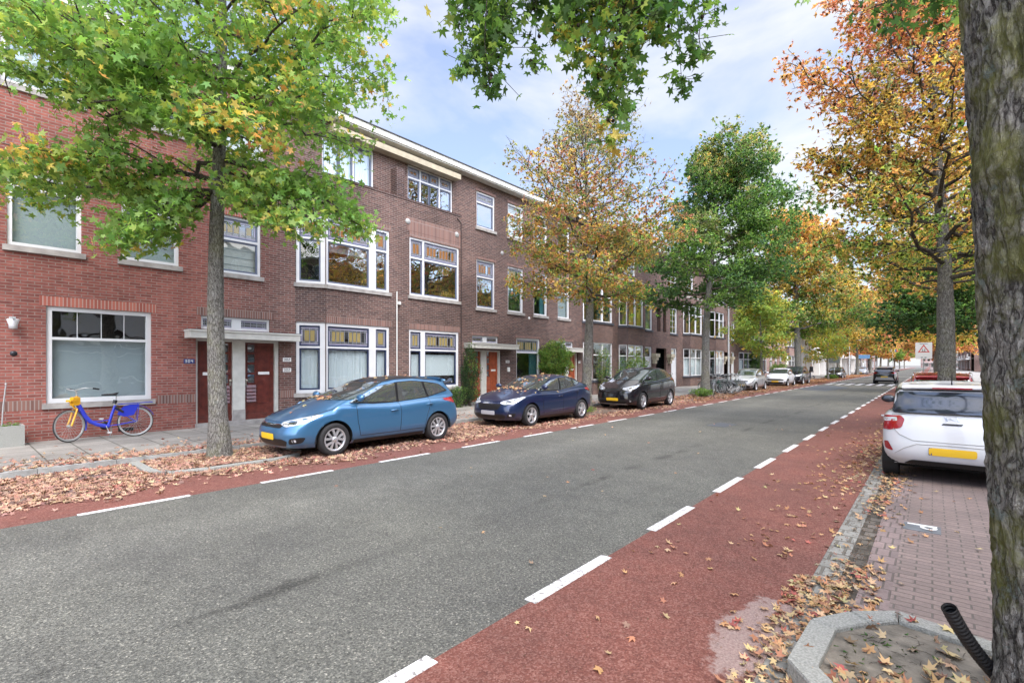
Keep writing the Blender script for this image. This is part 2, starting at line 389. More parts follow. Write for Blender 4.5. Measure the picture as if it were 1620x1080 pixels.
simple('verge_soil', (.17, .125, .095), .95, noise=.45, nscale=3, bump=.8, bscale=25)
simple('base_ground', (.16, .15, .14), .95, noise=.2, nscale=.3)
simple('tar_patch', (.075, .085, .10), .7, noise=.2, nscale=4)
def paint():
    m, t, b = newmat('road_paint'); q = NT(t); tc = q.n('ShaderNodeTexCoord'); o = tc.outputs['Object']
    n = q.noise(o, 26, 6, .75)
    f = q.ramp(n, [(.42, (0,) * 3), (.48, (1,) * 3)])
    c = q.mix(f, (.22, .21, .2), q.ramp(q.noise(o, 5, 4), [(.3, (.62,) * 3), (.7, (.80,) * 3)]))
    q.l(c, b.inputs['Base Color']); b.inputs['Roughness'].default_value = .6
paint()
def sheet(name, x0, x1, y0, y1, z, mat, th=.05):
    s = MB(); s.box(x0, x1, y0, y1, z - th, z, mat); return structure(name, s)
FAR = 420
s = MB(); s.box(-700, 700, -300, 1500, -.6, -.06, 'base_ground'); structure('ground', s)
sheet('road', -7.6, -2.27, -25, FAR, 0, 'asphalt')
sheet('cycle_lane_far_side', -8.95, -7.6, -25, FAR, 0, 'red_asphalt_bright')
sheet('cycle_lane_near_side', -2.27, -.76, -25, FAR, 0, 'red_asphalt')
sheet('parking_strip_far_side', -10.8, -8.95, -25, FAR, 0, 'bay_paver')
sheet('pavement_far_side', -15.2, -10.92, -25, FAR, .1, 'pavement_tile', .15)
sheet('gutter', -.76, -.58, -25, FAR, -.005, 'gutter_paver')
sheet('silted_pavers', -.58, -.44, -25, FAR, -.008, 'silt_paver')
sheet('border_bricks', -.44, -.24, -25, FAR, 0, 'border_paver')
sheet('parking_strip_near_side', -.24, 1.45, -25, FAR, 0, 'bay_paver_right')
sheet('pavement_near_side', 1.57, 7.5, -25, FAR, .1, 'pale_pavement', .15)
s = MB(); y = -25
while y < FAR:
    n = 1.0 if y < 60 else 8; s.box(-10.92, -10.8, y, y + n - .008, -.05, .105, 'kerb_stone'); s.box(1.45, 1.57, y, y + n - .008, -.05, .105, 'kerb_stone'); y += n
structure('kerb', s)
# lane markings: one painted sheet
s = MB()
for k in range(-6, 90):
    y = 3.42 + k * 2.07                       # near side dashes
    if abs(y - 54) > 3: s.box(-2.325, -2.22, y - .565, y + .565, 0, .004, 'road_paint')
for k in range(-5, 60):
    y = 3.69 + k * 2.07
    if abs(y - 54) > 3: s.box(-7.65, -7.56, y - .58, y + .57, 0, .004, 'road_paint')
for i in range(7): s.box(-7.35 + i * .74, -6.98 + i * .74, 51.5, 56.5, 0, .004, 'road_paint')
structure('lane_markings', s)
s = MB(); s.prism([(-7.3, 40), (-5.4, 38.5), (-4.9, 46), (-6.9, 50), (-7.4, 47)], 0, .004, 'tar_patch')
s.prism([(-5.0, 14.5), (-4.45, 14.4), (-4.35, 15.3), (-4.9, 15.5)], 0, .004, 'tar_patch'); structure('tar_repairs', s)
# tree pits
s = MB(); s.prism([(-.5, 3.05), (-.35, 2.95), (1.44, 2.7), (1.44, 3.8), (-.15, 4.08), (-.5, 3.6)], 0, .085, 'soil')
structure('tree_pit_soil', s)
def stones(name, pts, wd, z, mat='pebble_concrete', close=False, gap=.008):
    """a row of kerb stones along a polyline; wd to the left of travel"""
    s = MB(); n = len(pts); offs = []
    for i, p in enumerate(pts):
        a = Vector(pts[max(i - 1, 0)]); b = Vector(pts[min(i + 1, n - 1)]); d = (b - a).normalized(); nn = Vector((-d.y, d.x))
        offs.append(Vector(p) + nn * wd)
    for i in range(n - 1):
        a, b = Vector(pts[i]), Vector(pts[i + 1]); d = (b - a).normalized() * gap / 2; c, e = offs[i + 1], offs[i]
        s.prism([tuple(a + d), tuple(b - d), tuple(c - d), tuple(e + d)], 0, z, mat, .012)
    return structure(name, s)
stones('tree_pit_kerb', [(1.44, 2.62), (.3, 2.72), (-.44, 2.88), (-.62, 3.10), (-.60, 3.68), (-.42, 3.97), (-.18, 4.18), (.42, 4.05), (1.44, 3.86)][::-1], .15, .115)
stones('far_tree_pit_kerb', [(-10.75, 2.15), (-9.75, 2.15), (-9.25, 2.4), (-9.08, 2.9), (-9.08, 4.0), (-9.25, 4.5), (-9.7, 4.75), (-10.75, 4.75)], .14, .05)
s = MB(); s.box(-10.79, -9.3, 2.35, 4.55, 0, .035, 'verge_soil'); structure('far_tree_pit_soil', s)
for k, yy in enumerate((15.8, 28.2)):
    s = MB(); s.box(-10.79, -9.05, yy - 1.1, yy + (1.1 if k == 0 else 6.0), 0, .03, 'verge_soil'); structure('planting_strip', s)
s = MB(); s.box(-.45, 1.44, 15.2, 17.2, 0, .05, 'verge_soil'); structure('near_side_planting_strip', s)
simple('letter_tile', (.13, .145, .16), .7, noise=.3, nscale=12)
# parking letter tile: dark stone with a white P lying on its side
s = MB(); s.box(-.24, .07, 6.74, 7.05, 0, .004, 'letter_tile')
def pstroke():
    q = MB(); 
    # letter P read by a driver on the road: stem along x, bowl towards the camera
    q.box(-.21, .04, 6.98, 7.015, .004, .008, 'plate_white')
    arc = []
    n = 10
    cx, cy, ro, ri = -.03, 6.92, .075, .04
    ring = []
    for i in range(n):
        a0 = math.pi * 2 * i / n; a1 = math.pi * 2 * (i + 1) / n
        e = 1.0
        q.face([(cx + ro * e * math.cos(a0), cy + ro * math.sin(a0), .0075), (cx + ro * math.cos(a1), cy + ro * math.sin(a1), .0075), (cx + ri * math.cos(a1), cy + ri * math.sin(a1), .0075), (cx + ri * math.cos(a0), cy + ri * math.sin(a0), .0075)][::-1][::-1], 'plate_white')
    return q
q = pstroke(); t_ = s.build('parking_letter_tile'); tag(t_, 'dark paving tile with a white letter P set in the parking bay', 'paving tile')
q.build('letter', t_)

# ------------------------------------------------------------------ houses
# house-local frame: wall face in the plane x = 0 looking towards +x, y along the street, z up
def window(parent, F, y0, y1, z0, z1, cols=None, tz=None, frame='white_paint', sash=None, low='clear', up='clear', sill='concrete_sill', fw=.07,
           post=.12, depth=.10, glass='window_glass', bars=None, proud=0, label=None, lead=None, sillw=.06, detail=True):
    """cols: list of (ya,yb) openings measured from y0; tz: transom height (absolute). F: frame"""
    xf = -depth + .05 + proud
    cols = cols or [(fw, y1 - y0 - fw)]
    holes = []
    for a, b in cols:
        if tz: holes += [(y0 + a, y0 + b, z0 + fw, tz - .03, 'l'), (y0 + a, y0 + b, tz + .03, z1 - fw, 'u')]
        else: holes.append((y0 + a, y0 + b, z0 + fw, z1 - fw, 'l'))
    f = MB(F); f.plate(y0, y1, z0, z1, xf, xf - .09, holes, frame)
    fo = f.build('window', parent); 
    if label: fo['label'] = label
    g = MB(F); sh = MB(F); cu = MB(F); ld = MB(F)
    for (a, b, c, d, kind) in holes:
        if sash:
            s1 = MB(F); s1.plate(a, b, c, d, xf - .025, xf - .075, [(a + .045, b - .045, c + .05, d - .045)], sash); s1.build('sash', fo)
        ia, ib, ic, idd = (a + .045, b - .045, c + .05, d - .045) if sash else (a, b, c, d)
        gx = xf - .055
        g.face([(gx, ia, ic), (gx, ib, ic), (gx, ib, idd), (gx, ia, idd)], glass)
        k = low if kind == 'l' else up
        bx = gx - .10
        if k == 'curtain':
            n = max(8, int((b - a) / .022)); vs = []; amp = .022
            for i in range(n + 1):
                yy = a - .05 + (b - a + .1) * i / n; ww = amp * math.sin(i * 1.25 + 2 * math.sin(i * .31)); vs += [(bx + ww, yy, c - .05), (bx + ww, yy, d + .02)]
            cu.raw(vs, [(2 * i, 2 * i + 2, 2 * i + 3, 2 * i + 1) for i in range(n)], 'curtain', True)
        elif k in ('blind', 'blind_grey'):
            cu.box(bx - .01, bx, a - .02, b + .02, c - .02, d, k)
            if k == 'blind':
                for i in range(1, 4): zz = c + (d - c) * i / 4; cu.box(bx, bx + .012, a - .02, b + .02, zz - .008, zz + .008, 'blind_grey')
        elif k == 'halfnet':
            cu.box(bx - .01, bx, a - .02, b + .02, c + (d - c) * .28, d - (d - c) * .1, 'curtain')
        elif k == 'valance':
            cu.box(bx - .01, bx, a - .02, b + .02, d - (d - c) * .22, d + .02, 'curtain')
        elif k == 'side':
            cu.box(bx - .05, bx, b - (b - a) * .3, b + .02, c - .02, d, 'teal_curtain')
        elif k == 'yellow':
            cu.box(bx - .05, bx, b - (b - a) * .45, b + .02, c - .02, d, 'yellow_curtain')
        elif k in ('lead', 'leadgrey'):
            lx = gx + .012; W_ = ib - ia; H_ = idd - ic
            mrg = min(.10, W_ * .18); n = max(1, round((W_ - 2 * mrg) / .15))
            def bar(ya, yb, za, zb): ld.box(lx - .006, lx + .006, ya, yb, za, zb, 'lead')
            e = .006
            for zz in (ic + mrg * .55, ic + mrg, idd - mrg, idd - mrg * .55): bar(ia, ib, zz - e, zz + e)
            for yy in (ia + mrg * .5, ib - mrg * .5): bar(yy - e, yy + e, ic, idd)
            for i in range(n + 1):
                yy = ia + mrg + (W_ - 2 * mrg) * i / n; bar(yy - e, yy + e, ic, idd)
            if detail:
                ld.box(lx - .008, lx - .004, ia, ib, ic, ic + mrg * .55, 'lilac_glass'); ld.box(lx - .008, lx - .004, ia, ib, idd - mrg * .55, idd, 'lilac_glass')
                ld.box(lx - .008, lx - .004, ia, ia + mrg * .5, ic + mrg, idd - mrg, 'lilac_glass'); ld.box(lx - .008, lx - .004, ib - mrg * .5, ib, ic + mrg, idd - mrg, 'lilac_glass')
                cg = 'amber_glass' if k == 'lead' else 'olive_glass'
                for i in range(n):
                    if n > 3 and i % 4 == 3: continue
                    ya = ia + mrg + (W_ - 2 * mrg) * i / n + .018; yb = ia + mrg + (W_ - 2 * mrg) * (i + 1) / n - .018
                    ld.box(lx - .008, lx - .004, ya, yb, ic + mrg + .02, idd - mrg - .02, cg)
        if bars and kind == bars[0]:
            nv, nh = bars[1], bars[2]
            for i in range(1, nv + 1):
                yy = ia + (ib - ia) * i / (nv + 1); bw_ = .006 if nh == 0 else .012; sh.box(gx - .01, gx + .012, yy - bw_, yy + bw_, ic, idd, sash or frame)
                if nh == 0: sh.build('glazing_bar', fo); sh = MB(F)
            for i in range(1, nh + 1): zz = ic + (idd - ic) * i / (nh + 1); sh.box(gx - .01, gx + .012, ia, ib, zz - .012, zz + .012, sash or frame)
    if sh.v: sh.build('glazing_bars', fo)
    g.build('pane', fo)
    if ld.v: ld.build('leaded_glass', fo)
    if cu.v: cu.build('curtain', fo)
    if sill:
        s = MB(F); s.box(-.12, .06 + proud, y0 - .07, y1 + .07, z0 - sillw * 2, z0, sill); s.build('sill', fo)
    return fo

def frame_of(p0, p1):
    d = Vector((p1[0] - p0[0], p1[1] - p0[1])); d.normalize(); return ((p0[0], p0[1]), (d.x, d.y), (d.y, -d.x))
def wallseg(mb, F, u0, u1, z0, z1, holes, mat, rec=.12, soldier=None):
    sub = MB(F); sub.plate(u0, u1, z0, z1, 0, -rec, [h[:4] for h in holes], mat)
    if soldier:
        for h in holes: sub.box(-.01, .0035, h[0] - .1, h[1] + .1, h[3], h[3] + .21, soldier)
    b = len(mb.v); mb.v += sub.v
    for f, i, s_ in zip(sub.f, sub.mi, sub.sm): mb.f.append(tuple(b + k for k in f)); mb.mi.append(mb.mat(sub.m[i])); mb.sm.append(s_)

ID = ((0, 0), (0, 1), (1, 0))
def door(parent, F, y0, y1, z0, z1, mat='door_wood', glass_side='l', x=-.16, label=None):
    d = MB(F); wdt = y1 - y0
    ga, gb = (y0 + .09, y0 + .09 + wdt * .24) if glass_side == 'l' else (y1 - .09 - wdt * .24, y1 - .09)
    holes = [(ga, gb, z0 + 1.05 + i * .29, z0 + 1.28 + i * .29) for i in range(4)]
    d.plate(y0, y1, z0, z1, x, x - .05, holes, mat)
    for h_ in holes: d.plate(h_[0] - .025, h_[1] + .025, h_[2] - .022, h_[3] + .022, x + .014, x, [h_], mat)
    # raised frame, long panel, louvre slats, plinth
    pa, pb = (gb + .06, y1 - .10) if glass_side == 'l' else (y0 + .10, ga - .06)
    for a, b, c, e in ((pa, pa + .02, z0 + .45, z1 - .12), (pb - .02, pb, z0 + .45, z1 - .12), (pa, pb, z0 + .45, z0 + .47), (pa, pb, z1 - .14, z1 - .12)): d.box(x, x + .012, a, b, c, e, mat)
    for i in range(5): d.raw([(x, ga - .03, z0 + .50 + i * .1), (x, gb + .03, z0 + .50 + i * .1), (x + .04, gb + .03, z0 + .50 + i * .1), (x + .04, ga - .03, z0 + .50 + i * .1), (x, ga - .03, z0 + .585 + i * .1), (x, gb + .03, z0 + .585 + i * .1)], [(0, 1, 2, 3), (3, 2, 5, 4), (0, 3, 4), (1, 5, 2)], mat)
    d.box(x, x + .015, y0, y1, z0, z0 + .16, mat)
    do = d.build('door', parent)
    if label: do['label'] = label
    g = MB(F)
    for h in holes: g.face([(x - .02, h[0], h[2]), (x - .02, h[1], h[2]), (x - .02, h[1], h[3]), (x - .02, h[0], h[3])], 'window_glass_strong')
    for h in holes: g.box(x - .06, x - .05, h[0], h[1], h[2], h[3], 'blind_grey')
    g.build('pane', do)
    k = MB(F); ky = y0 + .05 if glass_side == 'l' else y1 - .05
    k.ball((x + .05, ky, z0 + 1.12), .035, 'brass', 6); k.box(x, x + .02, ky - .02, ky + .02, z0 + .97, z0 + 1.16, 'brass'); k.build('handle', do)
    l = MB(F); l.box(x, x + .01, (pa + pb) / 2 - .16, (pa + pb) / 2 + .16, z0 + 1.28, z0 + 1.36, 'plate_white'); l.build('letter_flap', do)
    return do
def doorset(parent, y0, y1, zt, mat, canopy=(0, 0), tz0=None, x=0, cz=2.43, tl='leadgrey', mats=None, trans=None):
    """pair of doors with a white post between them, door frame, canopy slab and a leaded fanlight above"""
    F = ID; mid = (y0 + y1) / 2; zb = .2
    fr = MB(F); fr.plate(y0, y1, zb - .08, zt, -.08, -.2, [(y0 + .06, mid - .16, zb - .08, zt - .06), (mid + .16, y1 - .10, zb - .08, zt - .06)], 'old_white_paint')
    fo = fr.build('door_frame', parent)
    st = MB(F); st.box(-.3, .12, y0 - .02, y1 + .02, .1, .2, 'concrete_sill'); st.box(-.079, -.06, mid - .16, mid + .16, .2, .5, 'concrete_sill'); st.build('doorstep', parent)
    m1, m2 = mats or (mat, mat)
    door(parent, F, y0 + .06, mid - .16, zb, zt - .06, m1, 'r'); door(parent, F, mid + .16, y1 - .10, zb, zt - .06, m2, 'l')
    ca, cb = canopy; c = MB(F); c.box(-.05, .45, ca, cb, cz + .03, cz + .2, 'old_white_paint'); c.box(-.05, .48, ca - .02, cb + .02, cz + .2, cz + .24, 'old_white_paint'); c.box(-.03, .46, ca, cb, cz + .24, cz + .255, 'bitumen'); c.build('canopy', parent)
    if trans:
        a, b, c0, c1 = trans; mm = (b - a) / 2
        window(parent, F, a, b, c0, c1, cols=[(.06, mm - .12), (mm + .12, b - a - .06)], low=tl, sill=None, fw=.07)
def number_plate(parent, y, z, s, x=.0, style='blue'):
    b = MB(ID); w_ = .068 * len(s) + .04
    b.box(x, x + .012, y, y + w_, z, z + .115, 'plate_blue' if style == 'blue' else 'plate_white'); o = b.build('number_plate', parent)
    segs = {'0': 'abcdef', '1': 'bc', '2': 'abged', '3': 'abgcd', '4': 'fgbc', '5': 'afgcd', '6': 'afgedc', '8': 'abcdefg', '9': 'abfgcd'}
    m = 'plate_white' if style == 'blue' else 'black_plastic'; tk = .011
    for i, ch in enumerate(s):
        t = MB(ID)
        ya = y + .026 + i * .068; yb = ya + .046; za, zm, zb = z + .02, z + .058, z + .096
        S = {'a': (ya, yb, zb - tk, zb), 'd': (ya, yb, za, za + tk), 'g': (ya, yb, zm - tk / 2, zm + tk / 2), 'f': (ya, ya + tk, zm, zb), 'e': (ya, ya + tk, za, zm), 'b': (yb - tk, yb, zm, zb), 'c': (yb - tk, yb, za, zm)}
        for g in segs[ch]: a = S[g]; t.box(x + .012, x + .015, *a, m)
        t.build('digit', o)
XF = -14.75
def close_house(h, wall, y0, y1, top=9.6, depth=9, mat='brick_brown', cornice=True, corn_mat='old_white_paint', pitched=False, roofmat='bitumen'):
    """side and back walls, dark interior, roof and cornice"""
    wall.box(-depth, -.7, y0 + .004, y0 + .3, 0, top, mat); wall.box(-depth, -.7, y1 - .3, y1 - .004, 0, top, mat); wall.box(-depth - .3, -depth, y0, y1, 0, top, mat)
    wall.build('wall', h)
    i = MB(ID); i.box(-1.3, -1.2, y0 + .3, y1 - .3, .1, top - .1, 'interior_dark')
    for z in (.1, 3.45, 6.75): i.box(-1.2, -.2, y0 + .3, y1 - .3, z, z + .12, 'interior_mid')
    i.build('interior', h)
    r = MB(ID); r.box(-depth - .3, -.1, y0, y1, top - .05, top + .12, roofmat)
    if pitched:
        r.raw([(.25, y0, top + .1), (.25, y1, top + .1), (-2.2, y1, top + 1.9), (-2.2, y0, top + 1.9), (-depth, y0, top + 1.9), (-depth, y1, top + 1.9)], [(0, 1, 2, 3), (3, 2, 5, 4)], 'roof_tile')
        r.raw([(.25, y0, top + .1), (-2.2, y0, top + 1.9), (-depth, y0, top + 1.9), (-depth, y0, top)], [(0, 1, 2, 3)], mat); r.raw([(.25, y1, top + .1), (-2.2, y1, top + 1.9), (-depth, y1, top + 1.9), (-depth, y1, top)], [(3, 2, 1, 0)], mat)
    ro = r.build('roof', h)
    if cornice:
        c = MB(ID); c.box(-.1, .36, y0, y1, top, top + .045, corn_mat); c.box(.16, .40, y0, y1, top + .045, top + .24, corn_mat); c.box(-.1, .43, y0, y1, top + .24, top + .275, 'bitumen'); c.build('cornice', h)
    return ro

# ---- house A : red brick, numbers 304 and 302
def house_A():
    y0, y1 = -9.0, 7.03
    h = empty('terraced_house', (XF, 0, 0)); tag(h, 'red brick house with a large white ground floor window above the leaning bicycle', 'house', 'terraced houses on the far side')
    W = [(1.50, 3.41, .91, 3.06), (.90, 2.09, 4.29, 5.9), (2.81, 4.0, 4.29, 5.9), (4.78, 6.03, 4.29, 5.9), (.80, 2.1, 7.7, 9.1), (2.85, 4.1, 7.7, 9.1), (4.78, 6.10, 7.7, 9.1),
         (-3.4, -1.5, .91, 3.06), (-2.9, -1.6, 4.29, 5.9), (-1.0, .2, 4.29, 5.9), (-2.9, -1.6, 7.7, 9.1), (-1.1, .2, 7.7, 9.1)]
    D = (4.38, 6.56, .1, 2.46); T = (4.5, 6.28, 2.72, 3.08)
    wall = MB(ID); wallseg(wall, ID, y0, y1, 0, 9.6, W + [D, T], 'brick_red', .2, None)
    for q in W: wall.box(-.01, .004, q[0] - .11, q[1] + .11, q[3], q[3] + .21, 'soldier_red')
    wall.box(-.01, .004, T[0] - .11, T[1] + .11, T[3], T[3] + .21, 'soldier_brown')
    wall.box(-.01, .003, -3, 1.43, .78, .99, 'soldier_brown')
    wall.box(-.01, .003, 3.52, 4.38, .78, .99, 'soldier_brown'); wall.box(-.01, .003, 6.56, 7.02, .78, .99, 'soldier_brown')
    close_house(h, wall, y0, y1, mat='brick_red')
    q = W[0]; window(h, ID, *q, tz=2.35, low='blind_grey', up='clear', fw=.10, bars=('u', 3, 0), glass='window_glass', label='large ground floor window with grey blind and dark upper lights')
    for q in (W[1], W[2]): window(h, ID, *q, tz=5.55, low='blind_grey', up='clear', fw=.08, glass='window_glass')
    window(h, ID, *W[3], tz=5.25, low='blind', up='leadgrey', fw=.07, sash='greyblue_paint', label='first floor window with a pleated cream blind')
    for q in W[4:7]: window(h, ID, *q, tz=8.7, low='blind_grey', up='clear', fw=.08)
    for q in W[7:]: window(h, ID, *q, tz=q[3] - .5, low='clear', up='clear', fw=.08)
    doorset(h, D[0], D[1], D[3], 'door_wood', canopy=(4.12, 6.98), trans=T)
    number_plate(h, 4.10, 1.80, '304', .0, 'blue'); number_plate(h, 6.66, 1.86, '302', .0, 'white'); number_plate(h, 6.66, 1.55, '302', .0, 'white')
    v = MB(ID); v.box(0, .006, 2.75, 3.05, .17, .25, 'black_plastic')
    for i in range(3): v.box(.006, .01, 2.79 + i * .09, 2.85 + i * .09, .185, .235, 'dark_metal')
    v.build('air_grille', h)
    l = MB(ID); l.lathe([(0, .0), (.09, .0), (.1, -.02), (.07, -.12), (.065, -.2), (0, -.2)], 'white_paint', 12, 'z', (.16, .98, 2.72)); l.box(0, .3, .96, 1.0, 2.72, 2.735, 'galv')
    l.box(0, .02, .93, 1.03, 2.66, 2.78, 'galv'); l.build('wall_lamp', h)
    a = MB(ID); a.lathe([(0, .02), (.045, .02), (.06, 0)], 'dark_metal', 10, 'x', (.0, 1.0, 2.0)); a.build('wall_anchor', h)
    return h
house_A()
# ---- house B : brown brick with shallow bay and roof terrace recess
def house_B():
    y0, y1 = 7.03, 13.65; P = .35
    h = empty('terraced_house', (XF, 0, 0)); tag(h, 'brown brick bay house with navy sashes, amber leaded glass and a long concrete lintel', 'house', 'terraced houses on the far side')
    wall = MB(ID)
    FC = frame_of((0, 7.03), (P, 7.84)); cl = math.hypot(P, .81)
    g1 = (.03, cl - .012, .89, 3.08); g2 = (.03, cl - .012, 4.27, 6.42)
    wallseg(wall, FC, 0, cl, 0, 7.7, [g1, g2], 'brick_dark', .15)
    FF = ((P, 0), (0, 1), (1, 0))
    m1 = (7.852, 10.20, .89, 3.08); m2 = (7.852, 10.20, 4.27, 6.42); n1 = (11.05, 13.5, .89, 3.06); n2 = (11.07, 13.52, 4.29, 6.42)
    wallseg(wall, FF, 7.84, y1, 0, 7.72, [m1, m2, n1, n2], 'brick_brown', .15)
    for q in (m1, m2, n1, n2): sub = (P - .01, P + .004, q[0], q[1] + .08, q[3], q[3] + .21); wall.box(*sub, 'soldier_brown')
    wall.box(P - .01, P + .003, 10.95, 13.62, 6.64, 7.12, 'brick_pinkish' if 'brick_pinkish' in M else 'soldier_brown')
    wall.face([(0, y1, 0), (P, y1, 0), (P, y1, 7.72), (0, y1, 7.72)][::-1], 'brick_brown')
    # parapet coping and recess behind it
    wall.prism([(0, 7.03), (P + .02, 7.83), (P + .02, y1 + .01), (-.1, y1 + .01), (-.1, 7.03)], 7.70, 7.77, 'brick_dark')
    t1 = (7.9, 9.80, 7.85, 9.2); t2 = (11.26, 13.50, 7.85, 9.2)
    wallseg(wall, ID, y0, y1, 7.5, 9.6, [t1, t2], 'brick_brown', .15)
    wall.box(0, .33, 10.52, 10.86, 7.77, 8.78, 'brick_dark')
    close_house(h, wall, y0, y1)
    li = MB(ID); li.box(0, .36, 8.1, 13.62, 9.2, 9.40, 'cream_lintel'); li.build('lintel', h)
    window(h, FC, *g1, sash='navy_paint', tz=2.31, low='curtain', up='leadgrey', fw=.10, cols=[(.09, cl - .20)], proud=0, depth=.08)
    window(h, FC, *g2, sash='greyblue_paint', tz=5.68, low='clear', up='lead', fw=.08, cols=[(.09, cl - .18)], depth=.08)
    wd = 10.20 - 7.852
    window(h, FF, *m1, sash='navy_paint', tz=2.31, low='curtain', up='leadgrey', fw=.10, cols=[(.07, 1.56), (1.82, wd - .09)], depth=.08, label='ground floor bay window with long white curtains')
    window(h, FF, *m2, sash='greyblue_paint', tz=5.68, low='valance', up='lead', fw=.08, cols=[(.07, 1.56), (1.82, wd - .09)], depth=.08, glass='window_glass_strong', label='first floor bay window with amber leaded lights')
    window(h, FF, *n1, sash='navy_paint', tz=2.31, low='halfnet', up='leadgrey', fw=.09, cols=[(.08, .56), (.76, 2.35)], depth=.08)
    window(h, FF, *n2, sash='greyblue_paint', tz=5.68, low='clear', up='lead', fw=.07, cols=[(.07, .62), (.70, 2.38)], depth=.08, glass='window_glass_strong')
    window(h, ID, *t1, sash='greyblue_paint', cols=[(.05, .62), (.62, 1.12), (1.17, 1.85)], low='curtain', up='clear', fw=.05, sill=None, tz=None)
    window(h, ID, *t2, sash='greyblue_paint', cols=[(.05, .60), (.64, 1.10), (1.10, 1.55), (1.60, 2.19)], tz=8.75, low='clear', up='lead', fw=.05, sill=None, glass='window_glass_strong')
    p = MB(ID); p.tube([(P + .04, 10.49, 1.0), (P + .04, 10.49, 4.35)], .022, 'white_pipe', 6); p.box(P, P + .09, 10.53, 10.63, 3.9, 4.0, 'white_pipe'); p.build('downpipe', h)
    p = MB(ID); p.tube([(P + .02, y1 - .25, 7.6), (P + .02, y1 - .03, 7.45), (P + .02, y1 - .03, .2)], .013, 'dark_metal', 5); p.build('cable', h)
    for yy in (11.0, 13.4):
        v = MB(ID); v.lathe([(0, .03), (.09, .03), (.11, 0)], 'grey_pipe', 12, 'x', (P, yy, 6.95)); v.build('vent_cover', h)
    c = MB(ID); c.tube([(-1.5, 14.0 - 1, 9.7), (-1.5, 13, 10.25)], .09, 'dark_metal', 8); c.build('flue', h)
    return h
house_B()
def house_C():
    y0, y1 = 13.655, 22.95
    h = empty('terraced_house', (XF, 0, 0)); tag(h, 'flat brown brick house with four narrow upper windows and two orange door pairs', 'house', 'terraced houses on the far side')
    xs = [(14.87, 16.03), (16.9, 18.02), (18.82, 19.93), (20.84, 21.92)]
    up3 = [(a, b, 7.66, 9.2) for a, b in xs]; up2 = [(a, b, 4.2, 6.3) for a, b in xs]
    D1 = (14.36, 16.45, .1, 2.40); T1 = (14.6, 16.24, 2.68, 3.02); G = (17.5, 19.32, .95, 3.03); D2 = (20.75, 22.75, .1, 2.40); T2 = (20.7, 22.25, 2.66, 3.0)
    wall = MB(ID); wallseg(wall, ID, y0, y1, 0, 9.6, up3 + up2 + [D1, T1, G, D2, T2], 'brick_brown', .16)
    for q in up3 + up2 + [T1, G, T2]: wall.box(-.01, .004, q[0] - .05, q[1] + .05, q[3], q[3] + .11, 'soldier_brown')
    close_house(h, wall, y0, y1)
    window(h, ID, *up3[0], tz=8.75, sash='greyblue_paint', up='leadgrey', low='clear', glass='window_glass_strong')
    window(h, ID, *up3[1], tz=8.72, low='blind', up='blind', fw=.08, label='second floor window with white blind and open casement')
    window(h, ID, *up3[2], tz=8.62, low='curtain', up='clear', fw=.08, glass='window_glass_strong')
    window(h, ID, *up3[3], tz=8.62, low='clear', up='clear', fw=.08)
    window(h, ID, *up2[0], tz=5.55, sash='greyblue_paint', up='lead', low='valance', glass='window_glass_strong')
    window(h, ID, *up2[1], tz=5.52, up='leadgrey', low='valance', fw=.08, glass='window_glass_strong')
    window(h, ID, *up2[2], tz=5.52, up='leadgrey', low='side', fw=.08); window(h, ID, *up2[3], tz=5.52, up='clear', low='blind_grey', fw=.08)
    window(h, ID, *G, tz=2.35, up='leadgrey', low='side', fw=.08, bars=None, label='ground floor window with a teal curtain')
    doorset(h, *D1[:2], 2.40, 'door_orange', canopy=(14.13, 17.15), trans=T1); doorset(h, *D2[:2], 2.40, 'door_orange', canopy=(20.55, 23.0), trans=T2, cz=2.41)
    number_plate(h, 16.75, 1.85, '300', 0, 'white')
    number_plate(h, 22.79, 1.85, '29', 0, 'white')
    v = MB(ID); v.lathe([(0, .03), (.08, .03), (.1, 0)], 'grey_pipe', 10, 'x', (0, 16.5, 6.8)); v.build('vent_cover', h)
    v = MB(ID); v.lathe([(0, .03), (.06, .03), (.07, 0)], 'white_pipe', 10, 'x', (0, 18.45, 4.0)); v.build('vent_cover', h)
    v = MB(ID); v.box(0, .06, 16.85, 16.98, 1.45, 1.65, 'plate_white'); v.build('intercom', h)
    return h
house_C()
